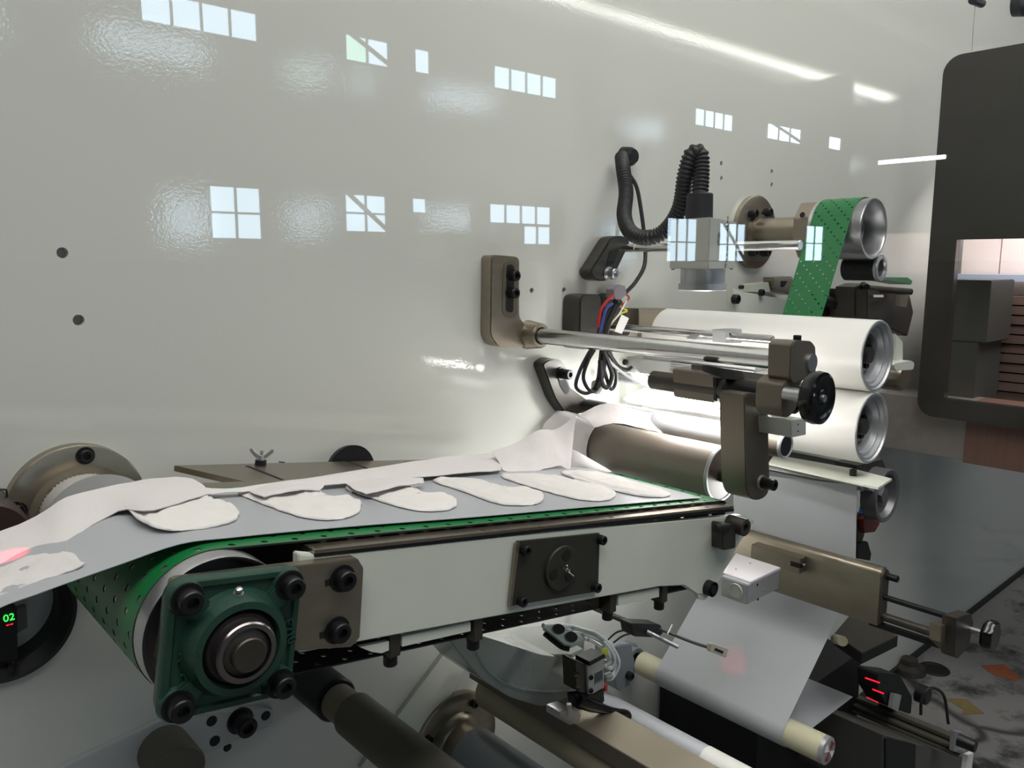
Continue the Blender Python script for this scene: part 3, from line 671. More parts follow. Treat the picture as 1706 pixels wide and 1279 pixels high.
mk('rod', cyl((rx, .60, rz), (rx, Yat(rx, rz, 1088), rz), .0165, seg=32), STEELD, t)
mk('rod_sleeve', cyl((rx, .60, rz), (rx, .72, rz), .022, seg=32), BLACK, t)
# thing: small roller stub left of rod
q = P(1075, 634, 1.0); mk('roller_stub', cyl(q, q + Vector((0, .08, 0)), .010), ALU, label='small silver roller stub left of the dark pivot rod', cat='roller')

# brown roller
bxx, bz = axis(925, 727); yfr = Yat(bxx, bz, 1203)
bxx2 = P(1203, 789, yfr); bxx, bz = bxx2.x, bxx2.z; br_r = rad(P(1203, 789, yfr), 47)
ybk = Yat(bxx, bz, 985)
t = thing('brown_roller', (bxx, .85, bz), 'large grey-brown rubber roller pressing on the right end of belt', 'roller')
mk('roller_body', lathe([(0, br_r * .6), (0, br_r - .002), (.001, br_r), (ybk - yfr, br_r), (ybk - yfr, 0)], (bxx, yfr, bz), seg=72), mat('grey_brown_rubber', (112, 103, 92), .45, 0, .06, 20, .1, 300), t)
mk('end_ring', lathe([(-.002, br_r * .93), (-.002, br_r * .99), (.004, br_r * 1.005)], (bxx, yfr, bz), seg=72), ALU, t)
mk('end_cap', lathe([(-.0005, 0), (-.0005, br_r * .94), (.004, br_r * .95)], (bxx, yfr, bz), seg=64), mat('dark_brown_cap', (66, 58, 52), .35, .2), t)
mk('axle', cyl((bxx, .66, bz), (bxx, yfr, bz), .014), STEELD, t)
# nonwoven wrapped round the far end of roller
R3 = br_r + .004
bm = bmesh.new(); g = []
for i in range(29):
    a = math.radians(75 + i * 8.2); row = []
    for j in range(7):
        y = ybk - .035 + j * .02; rr = R3 + .0025 * math.sin(i * .9 + j) * (j / 6) + .003 * j / 6
        row.append(bm.verts.new((bxx + rr * math.cos(a), y, bz + rr * math.sin(a))))
    g.append(row)
for a, b in zip(g, g[1:]):
    for k in range(6): bm.faces.new((a[k], a[k + 1], b[k + 1], b[k]))
mk('wrapped_sheet', bm, NONW, label='white nonwoven wrapped round the far end of brown roller', cat='fabric', solid=.001)
# tail from wrap to belt
mk('sheet_tail', sheet(px_rows([[(935, 742, .97), (945, 770, .955), (958, 788, .945)], [(962, 752, .95), (980, 778, .93), (1030, 795, .90)], [(985, 765, .945), (1030, 790, .90), (1100, 815, .83)]]), 5, 5, .0004), NONW, label='white nonwoven tucked between belt and brown roller', cat='fabric', solid=.001)
# hump sheet along top of roller
mk('hump_sheet', sheet(px_rows([[(962, 692, .985), (1010, 672, .98), (1060, 682, .95), (1110, 694, .90), (1160, 700, .85), (1200, 704, .80)], [(975, 698, .975), (1020, 688, .965), (1070, 702, .93), (1120, 716, .885), (1165, 722, .84), (1205, 732, .79)], [(990, 712, .97), (1030, 705, .95), (1080, 716, .915), (1130, 728, .87), (1170, 738, .83), (1210, 748, .78)]]), 5, 5, .0005), NONW, label='thin white nonwoven bulging over the top of brown roller', cat='fabric', solid=.001)

# small dark guide roller behind with its wall bracket
dx, dz = axis(955, 668); q = P(1312, 743, .655); dx, dz = q.x, q.z; q_gr = q
t = thing('slotted_arm', P(930, 640, W), 'charcoal angled slotted wall arm left of the cable bundle', 'bracket')
mk('arm', ppx(rnd([(903, 606), (918, 596), (938, 600), (948, 620), (950, 645), (982, 668), (985, 684), (955, 692), (942, 690), (925, 665)], 7), W - .03, .03), BRACK, t, bevel=.003)
mk('slot', ppx(rnd([(925, 613), (937, 616), (950, 650), (944, 658), (934, 645)], 5), W - .0312, .002), BLK0, t)
bolt(t, P(935, 622, W - .031), .010, .026)
t = thing('guide_roller', (dx, .8, dz), 'dark rubber guide roller with silver rim behind the upright arm', 'roller')
mk('roller_body', cyl((dx, .66, dz), (dx, 1.10, dz), rad(q, 21), seg=48), DROLL, t)
mk('rim', lathe([(0, .017), (-.002, rad(q, 20)), (0, rad(q, 22)), (.004, rad(q, 22))], (dx, .658, dz), seg=48), ALU, t)
mk('end_disc', lathe([(0, 0), (0, .017)], (dx, .6575, dz), seg=40), BLACK, t)
mk('roller_neck', cyl(P(975, 676, 1.09), P(1012, 684, 1.03), .014), BLACK, t)
bm = bmesh.new(); g = []; gr = rad(q_gr, 21) + .001
for k in range(25):
    a = math.radians(-20 + k * 10); g.append([bm.verts.new((dx + gr * math.cos(a), y, dz + gr * math.sin(a) + .0008 * math.sin(y * 90 + k))) for y in [.745 + .03 * j for j in range(11)]])
for a, b in zip(g, g[1:]):
    for k in range(10): bm.faces.new((a[k], a[k + 1], b[k + 1], b[k]))
mk('film_wrap', bm, FILM, label='grey film running over the guide roller behind the brown one', cat='film', solid=.0006)
mk('bright_sheet', sheet(px_rows([[(1070, 648, 1.06), (1110, 642, 1.0), (1160, 652, .92), (1215, 662, .86)], [(1040, 662, 1.07), (1100, 662, 1.0), (1150, 672, .92), (1215, 682, .85)], [(1045, 670, 1.05), (1100, 680, .97), (1150, 686, .90), (1215, 697, .82)]]), 5, 5, .0004), NONW, label='brightly lit white nonwoven directly under the lamp', cat='fabric', solid=.001)

# ================================================================ WHITE ROLLERS
def hub_roller(px, py, Y, rpx, wallpx, label, backY=None):
    q = P(px, py, Y); r = rad(q, rpx); by = Yat(q.x, q.z, wallpx) if backY is None else backY
    t = thing('white_roller', (q.x, (Y + by) / 2, q.z - r), label, 'roller', 'big white coated rollers')
    mk('roller_shell', lathe([(0, r * .97), (.001, r), (by - Y - .002, r), (by - Y, r * .95), (by - Y, 0)], (q.x, Y, q.z), seg=96), WROLL, t)
    mk('end_ring', lathe([(.001, r * .99), (-.001, r * .985), (-.001, r * .93), (.003, r * .91), (.003, r * .84), (.010, r * .82), (.010, r * .74), (.020, r * .70), (.020, r * .62), (.030, r * .60)], (q.x, Y, q.z), seg=72), ALU, t)
    hb_ = mk('hub', lathe([(.030, 0), (.030, r * .62)], (q.x, Y, q.z), seg=48), STEELD, t)
    mk('hub_boss', lathe([(.012, 0), (.012, r * .22), (.03, r * .26)], (q.x, Y, q.z), seg=32), STEELD, t)
    for k in range(5):
        a = k * 2 * math.pi / 5 + .4; bolt(hb_, (q.x + r * .43 * math.cos(a), Y + .030, q.z + r * .43 * math.sin(a)), r * .09, .006, washer=False)
    return q, r, by
q1_, r1_, b1_ = hub_roller(1462, 593, .632, 60, 1098, 'upper of the two big white rollers, with recessed steel hub')
q2_, r2_, b2_ = hub_roller(1453, 713, .632, 60, 1098, 'lower of the two big white rollers, dimmer at its underside')
t = thing('bearing_block', P(1085, 530, 1.1), 'plated bearing block at the far end of upper white roller', 'bearing')
mk('block', ppx([(1064, 514), (1138, 514), (1138, 552), (1064, 552)], 1.10, .04), PLATED, t, bevel=.001)
mk('collar', cyl((q1_.x, b1_ - .02, q1_.z), (q1_.x, b1_ + .02, q1_.z), r1_ * .9), PLATED, t)
mk('wall_post', ppx([(1044, 600), (1092, 600), (1092, 690), (1044, 690)], 1.12, .02), FRAME, label='white upright wall pad behind the lit lamp', cat='pad plate')

# ================================================================ CAMERA + HOSES
cx_, cz_ = axis(1040, 413, 1.1)
t = thing('camera_bracket', P(1012, 430, W), 'charcoal slanted slotted bracket holding the thin camera bar', 'bracket')
mk('arm', ppx(rnd([(1020, 394), (1040, 392), (1052, 402), (1022, 464), (1006, 469), (990, 466), (983, 452), (990, 442)], 8), W - .04, .035), BRACK, t, bevel=.003)
mk('slot', ppx(rnd([(1016, 418), (1032, 414), (1022, 440), (1010, 444)], 4), W - .0412, .002), BLK0, t)
bolt(t, P(1014, 456, W - .041), .011, .02, m=ALUM)
mk('camera_bar', cyl((cx_, Yat(cx_, cz_, 1334), cz_), (cx_, 1.1, cz_), .0085, seg=32), CHROME, label='bright horizontal bar carrying the camera', cat='bar')
t = thing('inspection_camera', P(1175, 400, .8), 'silver box inspection camera with round lens pointing down', 'camera')
A_ = P(1118, 358, .83); B_ = P(1183, 366, .735); C_ = P(1228, 352, .80); D_ = A_ + (C_ - B_)
zt = B_.z + .004; zb = P(1183, 448, .735).z
def cbox(z0, z1, s=1.):
    c = (A_ + B_ + C_ + D_) / 4; return prism([Vector((c.x + (v.x - c.x) * s, c.y + (v.y - c.y) * s, z0)) for v in (A_, B_, C_, D_)], (0, 0, z1 - z0))
hs_ = mk('housing', cbox(zb + .012, zt), ALUW, t, bevel=.001)
mk('base_plate', cbox(zb, zb + .0115, 1.0), ALUW, t, bevel=.001)
cc = (A_ + B_ + C_ + D_) / 4; lr = rad(P(1180, 470, cc.y), 36)
mk('lens_barrel', lathe([(0, lr), (.026, lr), (.026, lr * 1.07), (.036, lr * 1.1), (.038, lr * 1.05), (.038, 0)], (cc.x, cc.y, zb), (0, 0, -1), 56), ALU, t)
for v in (A_, B_, C_):
    q = cc + (v - cc) * .9; bolt(t, (q.x, q.y, zb), .003, .003, (0, 0, -1), False, 'screw', ALUM)
fd = (C_ - B_); ang = math.atan2(fd.y, fd.x); fd.z = 0; fn_ = Vector((fd.y, -fd.x, 0)).normalized()
def face_pt(u, v): return B_ + fd * u + fn_ * .0006 + Vector((0, 0, (zb - B_.z) * v - 0))
text('HENGIDEAL', face_pt(.62, .42), .0158, DKTEXT, hs_, (math.radians(90), math.radians(90), ang), 'lettering')
text('2', face_pt(.33, .36), .019, DKTEXT, hs_, (math.radians(90), 0, ang), 'logo_mark')
q = face_pt(.33, .36)
mk('logo_ring', lathe([(0, .0095), (.0005, .0095), (.0005, .0108), (0, .0108)], q, fn_, 32), DKTEXT, hs_)
# hose with glands
hr = rad(P(1050, 380, .95), 12.5)
hp = [P(1036, 262, 1.12), P(1038, 280, 1.09), P(1043, 320, 1.06), P(1040, 360, 1.03), P(1052, 388, .99), P(1080, 396, .95), P(1110, 382, .92), P(1133, 345, .89), P(1142, 290, .87), P(1152, 258, .86), P(1166, 256, .85), P(1168, 285, .845), P(1166, 325, .84)]
t = thing('corrugated_hose', P(1080, 330, 1.0), 'black corrugated cable hose looping from the wall to the camera', 'hose')
mk('hose_body', tube(hp, hr, 20, corr=(.0068, .10)), RUBBER, t, smooth=80)
mk('wall_gland', lathe([(0, 0), (0, .022), (-.02, .019), (-.028, .014), (-.028, 0)], P(1040, 262, W), seg=32), BLACK, t)
q = P(1166, 322, .84); q2 = P(1166, 356, .84)
mk('hose_gland', cyl((q.x, q.y, q.z), (q.x, q.y, zt), .0225, .0235, seg=32), RUBBER, t)
mk('zip_tie', tube([P(1054, 380, .985), P(1058, 395, .98), P(1056, 415, 1.0)], .0012, 6), LABELM, t)
mk('cable', tube([P(1044, 285, 1.13), P(1060, 310, 1.12), P(1068, 350, 1.11), P(1074, 400, 1.1), P(1074, 440, 1.09), P(1060, 468, 1.08), P(1042, 488, 1.06)], .0042, 10), RUBBER, label='single black cable hanging beside the corrugated hose', cat='cable')
# cable bundle
t = thing('cable_bundle', P(1005, 570, 1.0), 'tied bundle of black cables and coloured wires hanging over the thick shaft', 'cables')
for i, (pts, r, m) in enumerate([
    ([(1025, 500), (1005, 530), (992, 570), (980, 590), (965, 620), (960, 645), (978, 655), (994, 640), (1000, 600), (1003, 570)], .0035, RUBBER),
    ([(1020, 505), (1004, 540), (994, 575), (980, 600), (972, 630), (985, 652), (1000, 640), (1008, 600), (1006, 560)], .0035, RUBBER),
    ([(1028, 510), (1012, 545), (1006, 580), (1012, 600), (1020, 625), (1012, 645), (1002, 635), (1000, 600)], .0045, RUBBER),
    ([(1012, 530), (1006, 575), (1003, 600), (1010, 628), (1018, 648), (1026, 636), (1024, 612), (1014, 580)], .0035, RUBBER),
    ([(1030, 505), (1016, 530), (1008, 560), (1005, 590), (1000, 625), (993, 648)], .006, BLACK),
    ([(1022, 490), (1008, 505), (1000, 520), (996, 545)], .0025, REDC), ([(1040, 488), (1048, 496), (1040, 505), (1030, 512), (1018, 540)], .0018, REDC),
    ([(1030, 502), (1035, 512), (1044, 518), (1030, 525), (1010, 550)], .002, YELC), ([(1020, 505), (1010, 515), (1004, 535), (998, 560)], .0025, BLUC),
    ([(1012, 585), (1030, 610), (1045, 616), (1052, 612)], .004, RUBBER), ([(1003, 590), (1030, 615), (1060, 635), (1080, 645)], .003, TUBE),
    ([(1044, 500), (1030, 525), (1010, 545)], .0015, LABELM)]):
    mk('cable', tube([P(x, y, .985 - .004 * (i % 3)) for x, y in pts], r, 8), m, t)
mk('connector', ppx([(1022, 482), (1032, 474), (1042, 476), (1045, 490), (1034, 500), (1024, 496)], .975, .02), mat('grey_connector', (120, 114, 122), .5, 0, .3, 200), t, bevel=.001)
mk('paper_tag', ppx([(1036, 524), (1048, 530), (1036, 556), (1024, 552)], .98, .001), LABELM, t)
mk('tie_mount', ppx(rnd([(990, 635), (1002, 632), (1004, 650), (996, 658), (988, 650)], 3), .995, .006), ALUW, t)
t = thing('cushion_block', P(985, 530, 1.1), 'pair of black rounded slotted blocks on the wall behind the cables', 'bracket')
mk('block', ppx(rnd([(967, 496), (975, 490), (1000, 490), (1003, 500), (1000, 582), (964, 582)], 9), W - .05, .05), BRACK, t, bevel=.003)
mk('block', ppx(rnd([(1008, 495), (1018, 488), (1032, 489), (1040, 505), (1052, 548), (1050, 560), (1020, 560), (1006, 520)], 8), W - .03, .03), BRACK, t, bevel=.003)

# ================================================================ UPPER BELT GROUP
pq = P(1456, 381, .83); prr = rad(pq, 51)
t = thing('bearing_tube', (pq.x, W, pq.z), 'plated round flange and thick tube on the wall behind the upper belt', 'flange')
mk('wall_flange', lathe([(0, 0), (0, .05), (0, rad(P(1253, 388, W), 60)), (-.012, rad(P(1253, 388, W), 60)), (-.014, rad(P(1253, 388, W), 58)), (-.014, 0)], (pq.x, W, pq.z), seg=72), PLATED, t)
mk('tube', lathe([(0, .046), (-.01, .044), (-.012, .034), (-.12, .034), (-.12, 0)], (pq.x, W - .014, pq.z), seg=56), PLATED, t)
for a in (60, 130, 300, 240): bolt(t, (pq.x + .058 * math.cos(math.radians(a)), W - .014, pq.z + .058 * math.sin(math.radians(a))), .0105, .02, washer=False)
t = thing('split_clamp', (pq.x, .98, pq.z), 'plated octagonal split clamp block between flange and green pulley', 'clamp')
cyy = .955
def oct_(r, sc=1.25): return [Vector((pq.x + r * math.cos(a), cyy, pq.z + r * sc * math.sin(a))) for a in [math.radians(22.5 + 45 * k) for k in range(8)]]
mk('clamp_body', prism(oct_(.056), (0, .045, 0)), PLATED, t, bevel=.0015)
mk('clamp_gap', box((pq.x - .004, cyy - .0006, pq.z + .03), (pq.x - .001, cyy + .01, pq.z + .0655)), BLK0, t)
q = Vector((pq.x - .0565, cyy + .022, pq.z + .035)); mk('screw_hole', lathe([(0, 0), (0, .0065), (.001, .0065)], q + Vector((.004, 0, 0)), (-1, 0, .35), 20), BLK0, t)
q = Vector((pq.x - .05, cyy - .0004, pq.z - .03)); mk('screw_hole', lathe([(0, 0), (0, .006), (.001, .006)], q, seg=20), BLK0, t)
t = thing('belt_pulley', pq, 'hollow aluminium pulley turning the narrow green belt at upper right', 'pulley')
mk('pulley_rim', lathe([(.125, 0), (.125, prr * .99), (.003, prr * .99), (0, prr * .97), (0, prr * .89), (.004, prr * .86), (.05, prr * .84), (.06, prr * .5), (.06, 0)], pq, seg=96), ALUM, t)
mk('inner_hub', lathe([(.035, 0), (.035, prr * .3), (.06, prr * .35)], pq, seg=32), STEELD, t)
for k in range(4): a = k * 1.57 + .6; bolt(t, pq + Vector((prr * .5 * math.cos(a), .058, prr * .5 * math.sin(a))), .0055, .006, washer=False)
# narrow green belt
pb = P(1369, 532, .85); ctr = Vector((pq.x, 0, pq.z)); tgt = Vector((pb.x, 0, pb.z)); rr = prr + .0015
D = (tgt - ctr); base = math.atan2(D.z, D.x); off = math.acos(rr / D.length); a1 = base - off if math.cos(base - off) < math.cos(base + off) else base + off
a1 = a1 % (2 * math.pi); pts = []
a0 = math.radians(35)
for k in range(40): a = a0 + (a1 - a0) * k / 39; pts.append(ctr + Vector((rr * math.cos(a), 0, rr * math.sin(a))))
pts.append(tgt); fn2, ln2 = polypath(pts, False)
belt('narrow_belt', fn2, ln2, .852, .945, .0103, .0024, GREEN, None, 3, False, label='narrow green perforated belt running down from the upper pulley', cat='belt')
t = thing('tension_roller', P(1468, 447, .83), 'small black bored roller just under the green pulley', 'roller')
q = P(1468, 447, .83); r = rad(q, 23)
mk('roller_body', cyl(q + Vector((0, .004, 0)), q + Vector((0, .085, 0)), r * .9, seg=40), RUBBER, t)
mk('end_ring', lathe([(.006, r * .95), (0, r * .98), (-.002, r * .9), (-.002, r * .68), (.006, r * .62), (.02, r * .6), (.02, 0)], q, seg=48), ALUM, t)
for k in range(3): mk('rivet', lathe([(0, 0), (0, .0016), (.001, .0016)], q + Vector((-r * .89, .02 + k * .02, .002)), (-1, 0, 0), 8), ALU, t)
# background mechanism right of the belt
t = thing('slide_unit', P(1450, 490, .95), 'dark steel slide mechanism between the small roller and white roller', 'mechanism')
mk('block', ppx([(1424, 478), (1440, 472), (1448, 476), (1448, 527), (1424, 527)], .93, .05), STEELD, t, bevel=.001)
mk('block', ppx([(1445, 482), (1515, 488), (1522, 520), (1512, 560), (1445, 530)], .90, .1), STEELD, t, bevel=.002)
mk('rod', cyl(P(1445, 480, .92), P(1518, 486, .86), .008), STEELD, t)
mk('rod', cyl(P(1355, 497, 1.02), P(1430, 512, .95), .016), BLACK, t)
mk('knob', cyl(P(1438, 474, .93), P(1444, 478, .91), .008), BLACK, t)
mk('plate', ppx([(1500, 492), (1515, 490), (1510, 512), (1498, 510)], .86, .01), PLATED, t)
mk('label_plate', ppx([(1456, 491), (1472, 491), (1472, 495), (1456, 495)], .888, .002), LABELM, t)
mk('rear_belt', ppx([(1480, 462), (1512, 462), (1520, 468), (1518, 474), (1478, 466)], .92, .06), GREEN, label='sliver of green belt behind the small black roller', cat='belt')
t = thing('tapered_bar', P(1260, 495, 1.05), 'long white tapering arm with black bolts above the upper white roller', 'arm')
mk('arm', ppx([(1222, 480), (1240, 486), (1400, 516), (1404, 528), (1222, 528)], 1.06, .02), FRAME, t, bevel=.001)
mk('step', ppx([(1250, 474), (1280, 470), (1284, 486), (1250, 486)], 1.1, .03), FRAME, t)
bolt(t, P(1222, 498, 1.06), .011, .014, washer=False); bolt(t, P(1266, 487, 1.06), .008, .01, washer=False)
bolt(t, P(1232, 478, 1.1), .005, .01, washer=False)
t = thing('end_block', P(1303, 472, 1.1), 'small plated block with dark slots left of the narrow belt', 'block')
mk('block', ppx(rnd([(1288, 462), (1320, 460), (1326, 485), (1318, 492), (1290, 482)], 3), 1.09, .03), PLATED, t, bevel=.001)
mk('slot', ppx([(1301, 468), (1312, 468), (1306, 478), (1300, 478)], 1.0895, .002), BLK0, t)
mk('journal_mount', ppx(rnd([(1368, 516), (1372, 510), (1400, 512), (1400, 527), (1368, 527)], 2), 1.0, .03), BLACK, label='black journal nub behind upper white roller', cat='mount')
# right of rollers: guard pieces
t = thing('white_cam_arm', P(1510, 600, .75), 'white curved arm just right of the upper roller end', 'arm')
mk('stem', box(P(1500, 612, .77) + Vector((-.006, 0, -.004)), P(1500, 612, .77) + Vector((.006, W - .77, .006))), FRAME, t)
mk('arm', ppx(rnd([(1488, 606), (1518, 600), (1524, 604), (1522, 616), (1492, 618)], 4), .76, .03), FRAME, t, bevel=.001)
mk('plate', ppx([(1492, 556), (1504, 570), (1504, 600), (1494, 602)], .78, .01), FRAME, t)
q = P(1508, 628, .80); mk('dark_flange', lathe([(0, 0), (0, .03), (.01, .035), (W - .80, .035), (W - .80, 0)], q, seg=40), PLATED, label='dark round flange behind the lower white roller end', cat='flange')

# ================================================================ RIGHT: HANGING PANEL AND TABLE
XP = 2.6
t = thing('door_panel', PX(1620, 690, XP), 'large dark smoked door panel with rounded corners at the right edge', 'panel')
ytop = PX(1573, 95, XP); yb_ = PX(1523, 690, XP)
Y1, Y0_, Z1, Z0_ = 1.0, .25, ytop.z, yb_.z
def rrect(y0, y1, z0, z1, r, x, n=6):
    out = []
    for cy, cz, a0 in ((y1 - r, z1 - r, 0), (y0 + r, z1 - r, 90), (y0 + r, z0 + r, 180), (y1 - r, z0 + r, 270)):
        for k in range(n + 1): a = math.radians(a0 + 90 * k / n); out.append(Vector((x, cy + r * math.cos(a), cz + r * math.sin(a))))
    return out
bm = bmesh.new(); h0 = PX(1594, 400, XP); h1 = PX(1640, 672, XP)
o = mk('panel', prism(rrect(Y0_, Y1, Z0_, Z1, .05, XP), (.03, 0, 0)), DARKPANEL, t)
cb = box((XP - .05, -.1 + .40, PX(1640, 672, XP).z), (XP + .1, h0.y, PX(1650, 398, XP).z))
boolean(o, cb)
t = thing('grey_cabinet', PX(1590, 570, 2.9), 'small grey cabinet seen through the opening of dark panel', 'cabinet')
q0 = PX(1590, 466, 2.75); q1 = PX(1642, 572, 2.75)
mk('cabinet_body', box((2.75, q1.y, q1.z), (2.97, q0.y + .05, q0.z)), GREYB, t, bevel=.003)
q2 = PX(1619, 690, 2.75)
mk('cabinet_leg', box((2.75, q2.y, q2.z), (2.97, q0.y + .05, q1.z)), GREYB, t, bevel=.002)
t = thing('board_stack', PX(1680, 620, 3.0), 'stack of thin brown boards seen through the opening of dark panel', 'stack')
zt_ = PX(1680, 492, 3.0).z; zb_ = PX(1680, 700, 3.0).z
nb = 13
for k in range(nb):
    z = zb_ + (zt_ - zb_) * k / nb
    mk('board', box((3.0 + random.uniform(0, .01), .3, z + .002), (3.3, 1.08, z + (zt_ - zb_) / nb - .003)), BROWN, t)
t = thing('pale_partition', PX(1660, 430, 3.1), 'pale pink lit partition of upright panels beyond the dark panel', 'partition')
z0 = PX(1660, 500, 3.15).z; z1 = PX(1660, 385, 3.15).z
for k in range(6):
    mk('partition_panel', box((3.15, .35 + k * .125, z0), (3.17, .35 + k * .125 + .121, z1)), PINK, t)
mk('pale_shelf', box((3.02, .3, PX(1650, 468, 3.02).z), (3.13, 1.08, PX(1650, 457, 3.02).z)), PBLUE, label='pale blue shelf board in front of the pink partition', cat='shelf')
area('partition_fill', (2.85, .72, PX(1660, 380, 3.0).z + .12), (0, math.radians(-35), 0), .1, .5, 2.2, (1, .93, .9))  # unseen light added to brighten the pale partition
XT = 2.64
t = thing('machine_table', PX(1600, 760, XT), 'scuffed stainless machine table face below the dark panel', 'table')
a = PX(1478, 745, XT); zlo = PX(1600, 770, XT).z; zhi = PX(1530, 668, XT).z + .012; ysp = PX(1607, 740, XT).y
mk('steel_face', box((XT, ysp, a.z), (XT + .16, W - .001, zhi)), STAIN, t, bevel=.001)
mk('brown_face', box((XT - .004, .2, a.z - .006), (XT + .16, ysp, zhi)), COPPERP, t, bevel=.001)
# top-right bits
t = thing('ceiling_hook', P(1628, 4, 1.0), 'tiny dark pulley hook with a thin cord at top right', 'hook')
mk('hook', cyl(P(1620, 0, .95), P(1636, 6, .95), .012), BLACK, t)
mk('cord', tube([P(1625, 6, .95), P(1622, 40, .95), P(1619, 85, .95)], .0006, 5), STEELD, t)
q = P(1712, 6, .9); mk('corner_knob', lathe([(0, 0), (-.0, .03), (.01, .036), (.04, .03), (.04, 0)], q, seg=32), BLACK, label='dark round knob cut off by the top right corner', cat='knob')

# ================================================================ RIGHT LOWER: FILM, RODS, BEAM
q = P(1478, 826, .66); r = rad(q, 45)
t = thing('grey_pulley', q, 'grey dished pulley wheel right of the hanging film', 'pulley')
mk('pulley_rim', lathe([(.03, 0), (.03, r), (0, r), (-.002, r * .97), (0, r * .82), (.012, r * .72), (.016, r * .3), (.004, r * .26), (.004, 0)], q, seg=64), mat('grey_cast_wheel', (108, 106, 108), .35, .5, .1, 30), t)
mk('hub_cone', ppx([(1440, 798), (1474, 806), (1472, 828), (1446, 814)], .665, .02), ALU, t)
mk('chrome_rod', cyl(P(1438, 812, .66), P(1438, 812, .66) + Vector((0, .36, 0)), .0075, seg=32), CHROME, label='bright chrome rod above the hanging film', cat='rod')
t = thing('cover_strip', P(1400, 785, .7), 'pale strip plate with pointed end above the chrome rod', 'plate')
zz = P(1430, 792, .655)
Apt = [(1487, 800, .645), (1460, 812, .635), (1280, 770, .90), (1290, 752, .92)]
mk('strip', prism([PP(x, y, zz, Vector((0, 0, 1))) for x, y in [(1486, 797), (1463, 812), (1280, 771), (1290, 757), (1420, 780)]], (0, 0, -.004)), FRAME, t)
bolt(t, PP(1421, 792, zz, Vector((0, 0, 1))), .0065, .012, (0, 0, 1), False)
# hanging film
ff = [[(1222, 775, 1.0), (1222, 850, 1.0), (1222, 930, 1.0)], [(1320, 797, .82), (1322, 860, .82), (1324, 940, .82)], [(1428, 808, .66), (1427, 865, .66), (1425, 940, .66)]]
xf = P(1428, 860, .66).x
def PXr(rows): return [[PX(x, y, xf) for x, y, _ in r] for r in rows]
ff = [[(1222, 785, 0), (1222, 850, 0), (1222, 930, 0)], [(1320, 797, 0), (1322, 860, 0), (1324, 950, 0)], [(1428, 808, 0), (1427, 865, 0), (1425, 965, 0)]]
mk('hanging_film', sheet(PXr(ff), 6, 6), FILM, label='glossy translucent film hanging straight down behind the steel beam', cat='film', solid=.0006)
# beam
bX = P(1464, 1000, .60).x
ztop = P(1464, 955, .60).z; zbot = P(1464, 1040, .60).z
t = thing('crossbeam', (bX, .8, zbot), 'brushed plated crossbeam with rounded top edge at lower right', 'beam')
yend = Yat(bX, (ztop + zbot) / 2, 1205)
bmf = [Vector((bX, .60, zbot)), Vector((bX, .60, ztop - .004)), Vector((bX + .004, .60, ztop + .002)), Vector((bX + .012, .60, ztop + .006)), Vector((bX + .022, .60, ztop + .004)), Vector((bX + .030, .60, ztop - .004)), Vector((bX + .030, .60, zbot))]
mk('beam_body', prism(bmf, (0, 1.12 - .60, 0)), PLATED, t, smooth=50)
mk('end_cap', prism([v + (Vector((bX + .015, .60, (ztop + zbot) / 2)) - v) * .06 for v in bmf], (0, -.004, 0)), STEELD, t)
bolt(t, Vector((bX + .02, .596, ztop - .012)), .0065, .02, washer=False)
# slider
t = thing('slide_block', PX(1290, 950, bX - .03), 'silver slide block clamped to the face of crossbeam', 'block')
s0 = PX(1334, 935, bX - .022); s1 = PX(1252, 912, bX - .022)
mk('block', box((bX - .024, s0.y, s0.z - .026), (bX, s1.y, s0.z + .006)), PLATED, t, bevel=.0012)
mk('groove', box((bX - .0245, s0.y - .0008, s0.z - .014), (bX - .006, s0.y + .02, s0.z - .004)), BLACK, t)
bolt(t, Vector((bX - .012, s0.y - .0008, s0.z - .009)), .003, .004, washer=False, m=ALUM)
t = thing('air_slide', P(1240, 960, .70), 'square silver air slide with bright top plate in front of crossbeam', 'actuator')
fy = .74; K = P(1246, 974, fy); Kx = PX(1202, 962, K.x).y - fy; Kr = P(1299, 952, fy).x - K.x
mk('body', box((K.x, fy, P(1246, 1007, fy).z), (K.x + Kr, fy + Kx, K.z)), ALU, t, bevel=.0015)
q = PX(1226, 984, K.x)
mk('bore_cap', lathe([(.0012, 0), (.0012, .0105), (.0005, .0115), (.0018, .0118), (.0018, .0135), (0, .014)], q, (-1, 0, 0), seg=32), ALUW, t)
tp = [PP(x, y, P(1250, 969, fy), Vector((0, 0, 1))) for x, y in ((1204, 953), (1250, 969), (1301, 945), (1226, 921))]
mk('top_plate', prism(tp, (0, 0, -.006)), mat('bright_ground_plate', (205, 200, 202), .4, .3), t, bevel=.0008)
for x, y in ((1250, 938), (1226, 948)):
    mk('screw', lathe([(0, 0), (0, .0016), (.0006, .0016), (.0006, 0)], PP(x, y, P(1250, 969, fy), Vector((0, 0, 1))), (0, 0, 1), 10), STEELD, t)
for x, y in ((1252, 995), (1274, 982), (1262, 974), (1263, 998)):
    mk('port', lathe([(0, 0), (0, .0026), (.0008, .0026)], P(x, y, fy - .0004), (0, 1, 0), 12), ALUM if x in (1252, 1274) else BLK0, t)
